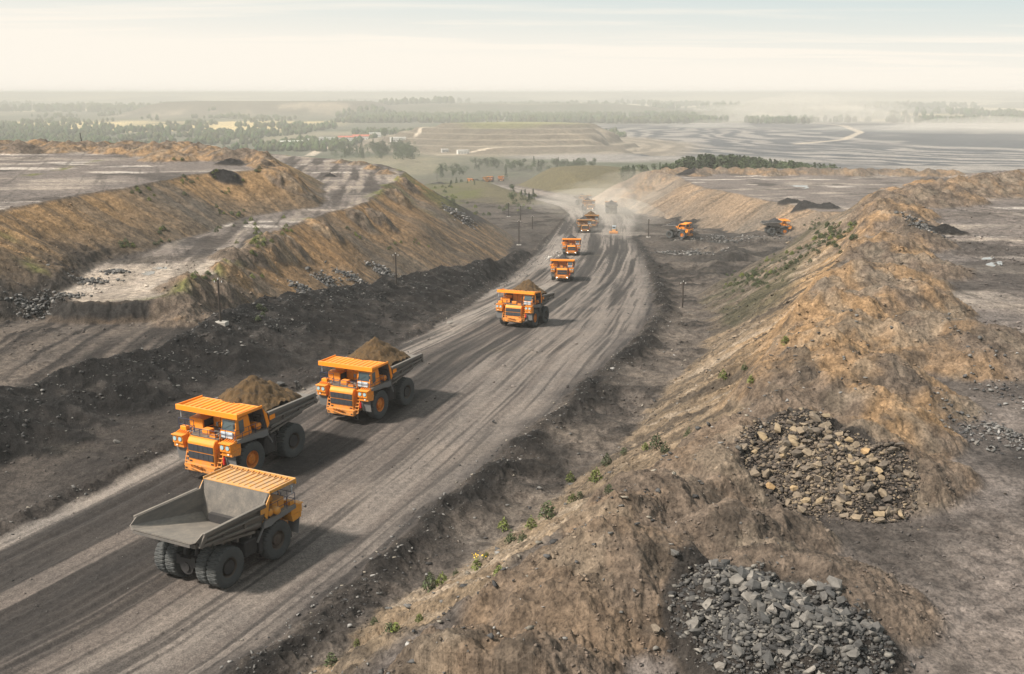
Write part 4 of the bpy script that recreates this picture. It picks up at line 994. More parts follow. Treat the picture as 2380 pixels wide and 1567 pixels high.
def rock_protos(n, seed, pts=13):
    out = []; rnd = random.Random(seed)
    for i in range(n):
        bm = bmesh.new()
        sc = (1, rnd.uniform(.6, 1), rnd.uniform(.4, .85))
        for k in range(pts):
            v = Vector((rnd.gauss(0, 1), rnd.gauss(0, 1), rnd.gauss(0, 1))).normalized() * rnd.uniform(.75, 1)
            v = Vector([max(-.72, min(.72, c)) for c in v]); bm.verts.new((v.x * sc[0], v.y * sc[1], v.z * sc[2]))
        r = bmesh.ops.convex_hull(bm, input=bm.verts[:])
        bmesh.ops.delete(bm, geom=[v for v in bm.verts if not v.link_faces], context='VERTS')
        bmesh.ops.triangulate(bm, faces=bm.faces[:]); bm.verts.index_update()
        out.append((np.array([v.co[:] for v in bm.verts]) * .72, np.array([[v.index for v in f.verts] for f in bm.faces]))); bm.free()
    return out

def stone_mat():
    m = new_mat('stone', rough=.9); t = NT(m); a = t.add('ShaderNodeVertexColor', layer_name='alb'); n = t.noise(3, 8, .7)
    r = t.ramp(n.outputs['Fac'], [(.3, (.6, .6, .6)), (.7, (1.35, 1.35, 1.33))]); t.link(t.mix(a.outputs['Color'], r.outputs['Color'], 1.0, 'MULTIPLY'), t.bsdf.inputs['Base Color'])
    b = t.add('ShaderNodeBump', Strength=.6, Distance=.06); t.link(n.outputs['Fac'], b.inputs['Height']); t.link(b.outputs['Normal'], t.bsdf.inputs['Normal']); return m

def boulder_mat(name, stops):
    m = new_mat(name, rough=.88); t = NT(m); oi = t.add('ShaderNodeObjectInfo'); n = t.noise(2.2, 9, .7)
    r0 = t.ramp(oi.outputs['Random'], stops); r = t.ramp(n.outputs['Fac'], [(.3, (.6, .6, .6)), (.7, (1.35, 1.35, 1.33))]); t.link(t.mix(r0.outputs['Color'], r.outputs['Color'], 1.0, 'MULTIPLY'), t.bsdf.inputs['Base Color'])
    b = t.add('ShaderNodeBump', Strength=.6, Distance=.06); t.link(n.outputs['Fac'], b.inputs['Height']); t.link(b.outputs['Normal'], t.bsdf.inputs['Normal']); return m

def rocks():
    rnd = random.Random(11); pr = rock_protos(16, 3); sm = stone_mat()
    mats = [boulder_mat('brown_boulder', [(0, (.07, .058, .048)), (.35, (.135, .11, .085)), (.7, (.18, .142, .1)), (.92, (.25, .19, .115)), (1, (.3, .18, .075))]), boulder_mat('grey_boulder', [(0, (.05, .05, .05)), (.4, (.08, .077, .074)), (.75, (.12, .113, .105)), (1, (.19, .175, .158))])]
    meshes = []
    for v, f in pr:
        me = bpy.data.meshes.new('boulder'); me.from_pydata(v.tolist(), [], f.tolist()); meshes.append(me)
    mm = [[], []]
    for j in range(2):
        for me in meshes: c = me.copy(); c.materials.append(mats[j]); mm[j].append(c)
    cols = [[(.08, .063, .05), (.125, .1, .076), (.042, .036, .031), (.16, .125, .085), (.058, .046, .038)], [(.05, .049, .048), (.028, .028, .029), (.08, .077, .073), (.125, .118, .107), (.038, .037, .037)]]
    for j, (cx, cy, rx, ry, lab, lab2) in enumerate(((*PILE1, 5.3, 7.2, 'angular brown rock lying in the upper rock pile of mixed browns', 'broken brown rock making up the upper pile on the right terrace'), (*PILE2, 5.0, 7.0, 'angular grey rock lying in the lower grey rock pile', 'broken grey rock making up the lower pile on the right terrace'))):
        cand = []; discs = PILES[:4] if j == 0 else PILES[4:]
        for i in range(9500):
            hx, hy, hh, rad = discs[rnd.randrange(4)]; a = rnd.uniform(0, 2 * math.pi); q = math.sqrt(rnd.random()) * .98
            if i % 12 == 0: q *= rnd.uniform(1.1, 1.6)
            x = hx + q * rad * math.cos(a); y = hy + q * rad * math.sin(a)
            s = .09 + .14 * rnd.random() ** 1.5
            u = rnd.random()
            if u > .87: s = rnd.uniform(.22, .4)
            if u > .985: s = rnd.uniform(.42, .7)
            if q > 1: s *= .6
            cand.append((s, x, y))
        cand.sort(reverse=True)
        zz = terrain(np.array([c[1] for c in cand]), np.array([c[2] for c in cand]), False)
        pl_ = []
        for i, (s, x, y) in enumerate(cand):
            z = zz[i] + s * rnd.uniform(.1, .4); k = rnd.randrange(16)
            if i < 148:
                o = bpy.data.objects.new('rock', mm[j][k]); COL.objects.link(o); o.location = (x, y, z + .05); o.scale = (s * rnd.uniform(.9, 1.25), s, s); o.rotation_euler = (rnd.uniform(-.6, .6), rnd.uniform(-.6, .6), rnd.uniform(0, 6.3))
                tag(o, lab, 'rock', 'larger rocks of the %s pile' % ('brown', 'grey')[j])
            else:
                c = rnd.choice(cols[j]); f = rnd.uniform(.7, 1.3)
                pl_.append((k, x, y, z, s * rnd.uniform(.8, 1.3), s, s * rnd.uniform(.6, 1), rnd.uniform(0, 6.3), rnd.uniform(-.8, .8), tuple(min(1, q * f) for q in c)))
        tag(merged('rubble', pr, pl_, sm), lab2, 'rubble', kind='stuff')
    # smaller rubble heaps along the foot of the banks
    small = rock_protos(10, 8, 9)
    FG = {}
    def heap(area, n, smin, smax_, cols_, lab, tall=.6):
        pl_ = []; xs, ys = [], []
        for i in range(n):
            k = rnd.randrange(len(area)); u, v, ru, rv, zg = area[k]
            gx, gy, gz = find_ground(u, v) if (u, v) not in FG else FG[(u, v)]; FG[(u, v)] = (gx, gy, gz); q = gy / 2417; xs.append(gx + rnd.gauss(0, .5) * ru * q); ys.append(gy + rnd.gauss(0, .5) * rv * q * 3.2)
        zz = terrain(np.array(xs), np.array(ys), False)
        for i in range(n):
            s = smin + (smax_ - smin) * rnd.random() ** 3; c = rnd.choice(cols_); f = rnd.uniform(.7, 1.3)
            pl_.append((rnd.randrange(10), xs[i], ys[i], zz[i] + s * .25, s * rnd.uniform(.8, 1.3), s, s * rnd.uniform(.6, 1), rnd.uniform(0, 6.3), rnd.uniform(-.8, .8), tuple(min(1, q * f) for q in c)))
        tag(merged('rubble', small, pl_, sm), lab, 'rubble', kind='stuff')
    G = [(.06, .06, .062), (.12, .118, .115), (.2, .195, .19), (.035, .035, .037), (.09, .088, .085)]
    K = [(.03, .03, .031), (.05, .05, .051), (.09, .088, .085), (.16, .155, .15)]
    heap([(715, 678, 40, 14, -2.5), (760, 655, 40, 12, -3), (820, 645, 50, 12, -4.5), (890, 632, 36, 10, -6)], 1500, .2, 1.1, G, 'grey rubble heaped along the foot of the brown bank by the poles')
    heap([(1050, 490, 20, 14, -15), (1085, 510, 30, 14, -18)], 450, .3, 1.4, G, 'dark rubble at the far end of the brown bank')
    heap([(205, 655, 50, 12, -1), (130, 690, 60, 14, -1), (265, 632, 30, 8, 0), (60, 715, 50, 10, 0)], 1100, .15, .9, K, 'black rubble at the foot of the upper left bank')
    heap([(2148, 530, 40, 12, 11)], 500, .2, .8, G, 'small heap of dark rocks on the right terrace')
    heap([(1300, 590, 26, 34, -19), (1275, 600, 12, 20, -17)], 160, .2, .9, [(.5, .48, .45), (.35, .33, .31), (.2, .19, .18)], 'pale stones spilled beside the two lamp-lit trucks')
    heap([(2320, 900, 60, 120, 10.5), (2250, 1000, 60, 60, 10.5), (2340, 1010, 40, 40, 10.5)], 900, .06, .4, G, 'loose stones on the right edge of the terrace')
    heap([(1690, 560, 130, 22, -24), (1600, 590, 70, 22, -22)], 1100, .25, 1.5, G, 'grey rubble field below the side road')
    # loose stones by the road and on the berms
    xs, ys, ss_, cc = [], [], [], []
    def along(P, n, spread, smin, smx, off=0, cl=None):
        P = np.array(P); L = np.hypot(*(P[1:] - P[:-1]).T); w = L / (8 + np.hypot(*((P[1:] + P[:-1]) / 2).T)) ; w /= w.sum()
        for i in range(n):
            k = int(np.searchsorted(np.cumsum(w), rnd.random())); k = min(k, len(L) - 1); t = rnd.random(); d = (P[k + 1] - P[k]) / L[k]; q = rnd.gauss(off, spread)
            p = P[k] + (P[k + 1] - P[k]) * t + np.array([-d[1], d[0]]) * q; xs.append(p[0]); ys.append(p[1]); ss_.append(smin + (smx - smin) * rnd.random() ** 4); cc.append(cl or K + G + [(.2, .18, .15)])
    along(RR[:17], 3600, 1.3, .04, .32, -1.2); along(RR[:14], 900, 5, .05, .5, -7); along(RL[:13], 1200, 1.2, .05, .4, .9); along(BBP, 4200, 4.5, .08, .6, -3, [(.02, .02, .021), (.035, .035, .036), (.06, .06, .06), (.03, .029, .029), (.13, .127, .122)]); along(RC[:9], 1100, 7, .03, .14)
    along(P1[:12], 1100, 4, .05, .45, -3)
    xs = np.array(xs); ys = np.array(ys); zz = terrain(xs, ys, False); pl_ = []
    for i in range(len(xs)):
        if xs[i] ** 2 + ys[i] ** 2 > 430 ** 2: continue
        s = ss_[i]; c = rnd.choice(cc[i]); f = rnd.uniform(.7, 1.4)
        pl_.append((rnd.randrange(10), xs[i], ys[i], zz[i] + s * .2, s * rnd.uniform(.8, 1.3), s, s * rnd.uniform(.5, .9), rnd.uniform(0, 6.3), rnd.uniform(-.5, .5), tuple(min(1, q * f) for q in c)))
    tag(merged('gravel', small, pl_, sm), 'loose stones scattered along the road edges and berms', 'gravel', kind='stuff')
    # crumbled clods lying on every loose surface near the camera
    n = 95000; rr = 30 * (230 / 30) ** np.array([rnd.random() for _ in range(n)]); az = np.radians(np.array([rnd.uniform(-31, 31) for _ in range(n)])); X = rr * np.sin(az); Y = rr * np.cos(az)
    z, m = terrain(X, Y); cl = soils(X, Y, z, m); w = np.clip(m['loose'] + .9 * m['rough'] + m['er'] + .9 * m['mberm'] + .12 * m['flat'] + .08 * m['mroad'], 0, 1) * ss(-.25, .3, fbm(X / 3.5, Y / 3.5, 3, 701)); pl_ = []
    for i in np.nonzero(np.array([rnd.random() for _ in range(n)]) < w)[0]:
        s = (.04 + .26 * rnd.random() ** 5) * max(.8, min(2.2, rr[i] / 75)); f = rnd.uniform(.55, 1.5)
        pl_.append((rnd.randrange(10), X[i], Y[i], z[i] + s * .2, s * rnd.uniform(.8, 1.4), s, s * rnd.uniform(.5, 1), rnd.uniform(0, 6.3), rnd.uniform(-.6, .6), tuple(np.minimum(1, cl[i] * f))))
    tag(merged('clods', small, pl_, sm), 'crumbled clods of earth lying on the banks and the rough ground', 'clods', kind='stuff')
    for u, v, s, j, lab in ((272, 1030, .55, 1, 'dark boulder alone on the bare ground left of the leading truck'), (652, 898, .95, 1, 'long pale slab behind the load of the leading truck'), (1046, 750, .9, 1, 'grey boulder alone below the black berm'), (1840, 1025, .0, 0, ''), (1655, 1022, .0, 0, ''), (1345, 1145, 0, 0, ''), (1530, 1122, .42, 0, 'small ochre boulder on the crest of the near ridge'), (1567, 1292, .5, 1, 'pale stone on top of the tan mound beside the grey pile'), (1525, 1470, .5, 0, 'tan flat stone half way down the tan mound'), (2335, 1150, .22, 0, 'small yellowish stone alone on the bare terrace'), (1885, 1038, .0, 0, ''), (2270, 1035, .45, 1, 'dark stone at the edge of the terrace track'), (1450, 560, 0, 1, ''), (1800, 548, 0, 1, ''), (1835, 553, 1.6, 0, 'pale boulder beside the side-road truck')):
        if s == 0: continue
        z = 5
        for _ in range(8): x, y = at(u, v, z); z = .5 * z + .5 * ground_z(x, y)
        o = bpy.data.objects.new('boulder', mm[j][(u * 7) % 16]); COL.objects.link(o); o.location = (x, y, z + s * .3); o.scale = (s * 1.3, s, s); o.rotation_euler = (.3, .2, u * .37); tag(o, lab, 'boulder')

PILE1 = at(1935, 1115, 10.6); PILE2 = at(1800, 1440, 10.2)

# ------------------------------------------------------------------ plants
def leaf_mat(name, a, b):
    m = new_mat(name, a, .8); t = NT(m); oi = t.add('ShaderNodeObjectInfo'); n = t.noise(1.1, 4, .6); r = t.ramp(n.outputs['Fac'], [(.35, a), (.65, b)])
    hsv = t.add('ShaderNodeHueSaturation'); mr = t.add('ShaderNodeMapRange'); t.link(oi.outputs['Random'], mr.inputs[0]); mr.inputs[3].default_value = .7; mr.inputs[4].default_value = 1.35; t.link(mr.outputs[0], hsv.inputs['Value']); t.link(r.outputs['Color'], hsv.inputs['Color']); t.link(hsv.outputs[0], t.bsdf.inputs['Base Color'])
    t.bsdf.inputs['Subsurface Weight'].default_value = 0
    return m

def leaf_cloud(rnd, n, fn, size, elong=1.6):
    vs, fs = [], []
    for i in range(n):
        p = fn(rnd); s = size * rnd.uniform(.6, 1.4); a = Vector((rnd.gauss(0, 1), rnd.gauss(0, 1), rnd.gauss(0, .7))).normalized(); b = a.cross(Vector((rnd.gauss(0, 1), rnd.gauss(0, 1), rnd.gauss(0, 1)))).normalized()
        a = a * s * elong; b = b * s; k = len(vs)
        vs += [p - a, p + b * .7, p + a, p - b * .7]; fs.append((k, k + 1, k + 2, k + 3))
    return vs, fs

def mesh_of(name, vs, fs, mat):
    me = bpy.data.meshes.new(name); me.from_pydata([tuple(v) for v in vs], [], fs); me.materials.append(mat); return me

def thing2(name, parts, x, y, z, s, rz, label, cat, group):
    r = empty(name, (x, y, z), rz, 0, s); tag(r, label, cat, group)
    for nm, me in parts:
        o = bpy.data.objects.new(nm, me); COL.objects.link(o); o.parent = r
    return r

def find_ground(u, v, z=0):
    w = ray(u, v); best = None
    lo, hi, n = 30.0, 1400.0, 420
    for it in range(3):
        t = np.linspace(lo, hi, n); X = w[0] * t; Y = w[1] * t; Zr = CAMZ + w[2] * t
        Zt = terrain(X, Y, False); k = int(np.argmax(Zr <= Zt))
        if it < 2: lo, hi, n = t[max(0, k - 1)], t[k], 24
    return X[k], Y[k], Zt[k]

def plants():
    rnd = random.Random(21); lm = leaf_mat('weed_leaf', (.034, .048, .018), (.062, .078, .03)); lm2 = leaf_mat('yellow_green_leaf', (.07, .095, .02), (.14, .16, .035)); st = new_mat('stem', (.07, .06, .03), .9); fl = new_mat('yellow_flower', (.75, .5, .02), .6)
    var = []
    for k in range(5):
        def fn(r): 
            a = r.uniform(0, 6.28); q = math.sqrt(r.random()) * .5; h = r.random()
            return Vector((q * math.cos(a) * (1 - .4 * h), q * math.sin(a) * (1 - .4 * h), .05 + h * (1.05 - q)))
        vs, fs = leaf_cloud(rnd, 190, fn, .055, 1.9); crown = mesh_of('foliage', vs, fs, lm if k < 3 else lm2)
        b = MB()
        for j in range(5): a = rnd.uniform(0, 6.28); b.tube((0, 0, -.05), (.3 * math.cos(a), .3 * math.sin(a), .75), .015, 4)
        o = b.build('stem', st); sm_ = o.data; bpy.data.objects.remove(o); var.append([('foliage', crown), ('stem', sm_)])
    spots = [(1410, 1083, 1.5), (1385, 1120, 1.5), (1415, 1147, .9), (1330, 1168, 1.3), (1347, 1160, 1), (1272, 1205, 1.7), (1235, 1228, 1.5), (1170, 1230, 1.3), (1188, 1262, 1.1), (1110, 1325, .9), (1000, 1372, 1.5), (1028, 1360, 1.2), (1160, 1338, .7), (905, 1475, 1), (920, 1470, .8), (770, 1545, 1), (830, 1500, .7), (1525, 1040, 1.4), (1600, 1016, 1.2), (1545, 1052, 1), (1500, 1045, .9), (1325, 1120, 1.1), (1450, 1060, 1), (1060, 1340, .7), (1215, 1260, .9), (1130, 1300, .8), (975, 1445, .7), (870, 1450, .8), (1730, 860, 1), (1745, 890, .9), (1825, 800, 1), (1680, 880, 1.2)]
    for u, v, s in spots:
        x, y, z = find_ground(u, v); k = rnd.randrange(5)
        if ss(-1, 1, 0) and u == 1110:
            vs, fs = leaf_cloud(rnd, 26, lambda r: Vector((r.gauss(0, .3), r.gauss(0, .3), 1.05 + r.uniform(-.1, .25))), .05, 1); me = mesh_of('flower', vs, fs, fl)
            t = thing2('weed', var[3] + [('flower', me)], x, y, z - .03, s, rnd.uniform(0, 6), 'weed with bright yellow flowers at the foot of the near ridge', 'weed', None)
        else:
            thing2('weed', var[k], x, y, z - .03, s * rnd.uniform(.65, .95), rnd.uniform(0, 6), 'green leafy weed on the lower slope of the near ochre ridge', 'weed', 'weeds at the foot of the ochre ridge')
    # the green band on the ridge, the dotted weeds of the left banks
    def band(pts, n, du, dv, s0, s1, lab, grp, yel=.3, parts=False):
        for i in range(n):
            k = rnd.randrange(len(pts) - 1); t = rnd.random(); u = pts[k][0] + (pts[k + 1][0] - pts[k][0]) * t + rnd.gauss(0, du); v = pts[k][1] + (pts[k + 1][1] - pts[k][1]) * t + rnd.gauss(0, dv)
            if i % 4: u, v = pts_prev[0] + rnd.gauss(0, 13), pts_prev[1] + rnd.gauss(0, 8)
            else: pts_prev = (u, v)
            x, y, z = find_ground(u, v); s = rnd.uniform(s0, s1); kk = rnd.randrange(3) if rnd.random() > yel else 3 + rnd.randrange(2)
            o = bpy.data.objects.new('weed', var[kk][0][1]); COL.objects.link(o); o.location = (x, y, z - .08 * s); o.scale = (s * 1.3, s * 1.3, s); o.rotation_euler = (0, 0, rnd.uniform(0, 6)); tag(o, lab, 'weed', grp)
    band([(1700, 680), (1770, 640), (1850, 590), (1900, 560), (1960, 520)], 190, 22, 11, .45, 1.0, 'dark green shrub in the green band on the far slope of the ochre ridge', 'shrubs in the green band of the ridge', .15)
    band([(330, 440), (480, 440), (560, 430), (620, 400)], 34, 30, 22, .6, 1.2, 'small green tuft on the upper left bank', 'tufts on the upper left bank', .4)
    band([(270, 590), (330, 600), (420, 540), (520, 520), (640, 490)], 34, 30, 20, .6, 1.2, 'small green tuft low on the upper left bank', 'tufts low on the upper left bank', .3)
    band([(450, 655), (540, 620), (600, 560), (690, 525)], 30, 12, 8, .6, 1.1, 'yellow-green tuft along the crest of the lower left bank', 'tufts on the crest of the lower left bank', .9)
    band([(600, 690), (700, 650), (900, 560), (1000, 530)], 18, 40, 25, .6, 1.1, 'small green tuft on the face of the lower left bank', 'tufts on the face of the lower left bank', .5)
    band([(1030, 440), (1090, 470), (1140, 490), (1220, 480)], 40, 22, 12, 1.2, 2.6, 'green bush on the rough valley side by the far poles', 'bushes on the valley side', .4)

def conifer_meshes(n, rnd, mat):
    out = []
    for k in range(n):
        def fn(r):
            h = r.random() ** .8; w = (1 - h) ** .85 * .2 * (1 + .25 * math.sin(h * 40)) + .012; a = r.uniform(0, 6.28); q = w * math.sqrt(r.uniform(.35, 1))
            return Vector((q * math.cos(a), q * math.sin(a), .06 + .94 * h - q * .25))
        vs, fs = leaf_cloud(rnd, 420, fn, .021, 1.8); out.append(mesh_of('crown', vs, fs, mat))
    return out

def decid_meshes(n, rnd, mat):
    out = []
    for k in range(n):
        cl = [(Vector((rnd.gauss(0, .2), rnd.gauss(0, .2), rnd.uniform(.35, .85))), rnd.uniform(.13, .24)) for _ in range(9)]
        def fn(r):
            c, q = cl[r.randrange(9)]; d = Vector((r.gauss(0, 1), r.gauss(0, 1), r.gauss(0, 1))).normalized() * q * r.uniform(.6, 1); return c + d
        vs, fs = leaf_cloud(rnd, 420, fn, .032, 1.4); out.append(mesh_of('crown', vs, fs, mat))
    return out

def trees():
    rnd = random.Random(33); m1 = leaf_mat('conifer_needle', (.018, .036, .014), (.04, .062, .022)); m2 = leaf_mat('broad_leaf', (.03, .05, .018), (.055, .075, .03)); bk = new_mat('bark', (.06, .045, .035), .9)
    o = MB().tube((0, 0, -.05), (0, 0, .8), .022, 6, .005).build('trunk', bk); tr = o.data; bpy.data.objects.remove(o)
    con = conifer_meshes(6, rnd, m1); dec = decid_meshes(5, rnd, m2)
    prof = [(1440, 386), (1500, 382), (1560, 376), (1590, 364), (1640, 358), (1700, 359), (1760, 365), (1800, 370), (1850, 376), (1900, 379), (1960, 387)]
    for i in range(170):
        u = rnd.uniform(1440, 1965) if i % 3 else rnd.uniform(1560, 1850); dep = rnd.uniform(690, 790)
        vt = np.interp(u, [a for a, b in prof], [b for a, b in prof]) + rnd.uniform(-1, 7)
        w = ray(u, vt); t = dep / w[1]; x, y = w[0] * t, dep; zt = CAMZ + w[2] * t; z = ground_z(x, y)
        h = max(6, min(26, zt - z)); z = zt - h if zt - z > 26 else z
        if zt - z < 5: continue
        isd = rnd.random() < .3
        thing2('tree' if isd else 'conifer', [('crown', rnd.choice(dec if isd else con)), ('trunk', tr)], x, y, z, h, rnd.uniform(0, 6), 'broadleaf tree among the conifers behind the middle terrace' if isd else 'dark green conifer in the wood behind the middle terrace', 'tree', 'trees of the wood behind the middle terrace')
    # valley trees
    def grove(us, vs_, n, hmin, hmax, lab, grp, cf=.3, zz=None):
        for i in range(n):
            u = rnd.uniform(*us); v = rnd.uniform(*vs_)
            z = -60
            for _ in range(8): x, y = at(u, v, z); z = .5 * z + .5 * ground_z(x, y)
            isd = rnd.random() > cf; h = rnd.uniform(hmin, hmax)
            o = bpy.data.objects.new('tree' if isd else 'conifer', rnd.choice(dec if isd else con)); COL.objects.link(o); o.location = (x, y, z - .05 * h); o.scale = (h, h, h); o.rotation_euler = (0, 0, rnd.uniform(0, 6)); tag(o, lab, 'tree', grp)
    grove((1010, 1090), (398, 414), 16, 8, 15, 'hazy tree in the clump left of the tiny valley trucks', 'clump of trees left of the valley trucks')
    grove((1170, 1390), (388, 400), 40, 8, 16, 'hazy tree in the long row across the valley', 'row of trees across the valley')
    grove((1100, 1180), (384, 398), 14, 8, 14, 'hazy tree just above the tiny valley trucks', 'trees above the valley trucks')
    grove((860, 960), (350, 378), 46, 14, 26, 'hazy tree in the grove behind the lower left terrace', 'grove behind the lower left terrace')
    grove((760, 860), (345, 372), 22, 12, 22, 'hazy tree between the white building and the grove', 'trees near the white building')
    grove((1040, 1120), (432, 448), 14, 4, 8, 'small bushy tree on the valley side below the tiny trucks', 'small trees on the valley side', .6)
    grove((1190, 1240), (455, 480), 8, 5, 8, 'small green tree by the bend of the road to the valley', 'small trees by the bend', .6)
    for u, v, h, lab in ((894, 326, 26, 'big square-crowned tree beside the far buildings'), (1176, 419, 14, 'lone pointed tree beside the tiny valley trucks')):
        z = -60
        for _ in range(8): x, y = at(u, v, z); z = .5 * z + .5 * ground_z(x, y)
        thing2('tree', [('crown', dec[0] if u < 1000 else con[0]), ('trunk', tr)], x, y, z, h, 1, lab, 'tree', None)
    # distant woods
    blob = []
    for k in range(4):
        bm = bmesh.new(); bmesh.ops.create_icosphere(bm, subdivisions=2, radius=.5)
        for v in bm.verts: v.co *= 1 + rnd.uniform(-.22, .22); v.co.z = v.co.z * 1.25 + .55
        bm.verts.index_update(); blob.append((np.array([v.co[:] for v in bm.verts]), np.array([[v.index for v in f.verts] for f in bm.faces]))); bm.free()
    wm = soil_material('wood_leaf', .35, .02, .8, .6, 1.4)
    def wood(n, xr, yr, dens, hmin, hmax, lab):
        X = np.array([rnd.uniform(*xr) for _ in range(n)]); Y = np.array([yr[0] + (yr[1] - yr[0]) * rnd.random() ** 1.3 for _ in range(n)])
        keep = dens(X, Y); X, Y = X[keep], Y[keep]; Z = terrain(X, Y, False); pl_ = []
        for x, y, z in zip(X, Y, Z):
            h = rnd.uniform(hmin, hmax); c = (.032 + .02 * rnd.random(), .05 + .022 * rnd.random(), .022); pl_.append((rnd.randrange(4), x, y, z - .5, h * rnd.uniform(.6, 1.1), h * rnd.uniform(.6, 1.1), h, rnd.uniform(0, 6), 0, c))
        if pl_: tag(merged('woods', blob, pl_, wm, smooth=False), lab, 'woods', kind='stuff')
    fb = lambda X, Y, s, sd_, th: fbm(X / s, Y / (s * 1.8), 3, sd_) > th
    wood(5200, (-1500, 300), (1950, 3050), lambda X, Y: fb(X, Y, 170, 501, -.12) & ((X < -330) | (Y > 2700)) & (np.abs(X) < Y * .62), 7, 14, 'hazy woods on the plain behind the left terraces')
    wood(3000, (-2300, -500), (3000, 5200), lambda X, Y: fb(X, Y, 160, 502, .24) & (np.abs(X) < Y * .62), 10, 18, 'tree clumps among the pale fields on the left plain')
    wood(2600, (-800, 1100), (3900, 5200), lambda X, Y: fb(X, Y, 260, 503, -.05), 14, 24, 'hazy woods beyond the pit rim')
    wood(1500, (-100, 2600), (3880, 4350), lambda X, Y: (pit_depth(X, Y) > 1.0) & (pit_depth(X, Y) < 1.12) & fb(X, Y, 120, 504, .05), 12, 26, 'row of trees on the rim of the open pit')
    wood(1600, (900, 3400), (4500, 7500), lambda X, Y: fb(X, Y, 300, 505, .22), 16, 30, 'tree clumps on the plain beyond the pit')
    wood(3500, (-4500, 3500), (6200, 9500), lambda X, Y: fb(X, Y, 500, 506, .08) & (np.abs(X) < Y * .6), 22, 40, 'far belts of forest near the horizon')

# ------------------------------------------------------------------ poles, buildings, water, dust
def poles():
    wd = worn('weathered_pole', (.03, .024, .02), (.06, .052, .045), .9, .5, .1, 2); cn = new_mat('concrete', (.3, .285, .26), .9); ins = new_mat('insulator', (.6, .6, .58), .4); mt = new_mat('rust_iron', (.1, .075, .06), .7)
    L = [(513, 752, 650, 'tall dark pole on a pale concrete block beside the black berm'), (921, 660, 590, 'dark pole standing before the grey rubble of the brown bank'), (1206, 570, 513, 'dark pole at the end of the rubble, lower of two in line'), (1210, 512, 478, 'thin pole just above the end of the rubble field'), (1182, 504, 471, 'thin pole on a pale base among the valley bushes'), (1237, 533, 502, 'thin pole closest to the left edge of the bend'), (1507, 552, 509, 'pole at the corner where the side road joins'), (1586, 715, 655, 'pole alone on the rough ground right of the road'), (191, 336, 309, 'leaning pole alone on the upper left terrace'), (1016, 421, 400, 'thin hazy pole at the far end of the left bank')]
    for u, v, vt, lab in L:
        x, y, z = find_ground(u, v) if u != 191 else (*at(u, v + 1, 11.7), 11.7)
        dist = math.hypot(x, y); w = ray(u, vt); h = CAMZ + w[2] * y / w[1] - z; h = max(4, min(12, h))
        r = empty('utility_pole', (x, y, z), rnd_.uniform(-.3, .3)); tag(r, lab, 'pole', 'wooden poles around the haul road')
        rad = .17 if dist < 260 else .24
        ln = .5 if u == 191 else 0
        MB().tube((0, 0, -.2), (-ln, 0, h), rad, 8, rad * .7).build('post', wd, r)
        if u != 191:
            MB().box(-.55, .55, -.06, .06, h - .5, h - .38).build('crossarm', mt, r)
            for dx in (-.5, .5): MB().tube((dx, 0, h - .38), (dx, 0, h - .15), .06, 8).build('insulator', ins, r)
            MB().tube((0, 0, h), (0, 0, h + .22), .06, 8).build('insulator', ins, r)
        if u in (513, 1182, 1507, 1206): MB().box(-.9, .9, -.6, .6, -.3, .28, .04).build('footing', cn, r)

rnd_ = random.Random(3)

def buildings():
    wh = worn('white_cladding', (.62, .61, .58), (.4, .38, .34), .7, .3, 0, .1); rd = new_mat('red_band', (.4, .09, .06), .7); rf = new_mat('pale_roof', (.68, .67, .64), .6); gl = new_mat('far_window', (.1, .12, .14), .2); rr_ = new_mat('red_roof', (.36, .1, .06), .8); gy = new_mat('grey_wall', (.4, .39, .37), .8)
    L = [(678, 343, 46, 30, 13, wh, rd, .25, 'long white hall with a red band at the edge of the plain'), (716, 333, 34, 20, 9, wh, None, .2, 'plain white building right behind the red-banded hall'), (748, 338, 10, 12, 17, gy, None, 0, 'narrow grey tower block beside the white hall'), (770, 330, 26, 14, 9, gy, None, .1, 'low grey building right of the narrow tower block'), (806, 327, 40, 16, 8, wh, rr_, .15, 'long low building with a red roof, nearest to the tower block'), (842, 325, 46, 18, 9, wh, rr_, .1, 'long building with red roof standing just left of the big tree'), (872, 318, 30, 16, 10, wh, None, .1, 'white building directly left of the big tree'), (925, 326, 30, 14, 7, wh, None, .2, 'small white building right of the big tree'), (1076, 358, 20, 9, 6, wh, None, .3, 'small white shed at the foot of the terraced dump'), (1034, 354, 12, 8, 5, gy, None, .3, 'small grey shed on the track left of the terraced dump')]
    for u, v, w, d, h, m, ex, rz, lab in L:
        z = -70
        for _ in range(10): x, y = at(u, v, z); z = .5 * z + .5 * ground_z(x, y)
        r = empty('building', (x, y, z), rz); tag(r, lab, 'building', None)
        MB().box(-w / 2, w / 2, -d / 2, d / 2, -2, h).build('wall', m, r)
        if ex is rr_: MB().prism([(-d / 2 - .6, h), (d / 2 + .6, h), (0, h + d * .22)], -w / 2 - .6, w / 2 + .6).build('roof', rr_, r).rotation_euler = (0, 0, math.pi / 2)
        else: MB().box(-w / 2 - .4, w / 2 + .4, -d / 2 - .4, d / 2 + .4, h, h + .6).build('roof', rf, r)
        if ex is rd: MB().box(-w / 2 + 1, w / 2 - 1, -d / 2 - .12, -d / 2, h * .5, h * .72).build('band', rd, r)
        n = max(2, int(w / 5))
        for k in range(n):
            xx = -w / 2 + (k + .5) * w / n; MB().box(xx - 1.2, xx + 1.2, -d / 2 - .08, -d / 2, h * .2, h * .42).build('window', gl, r)

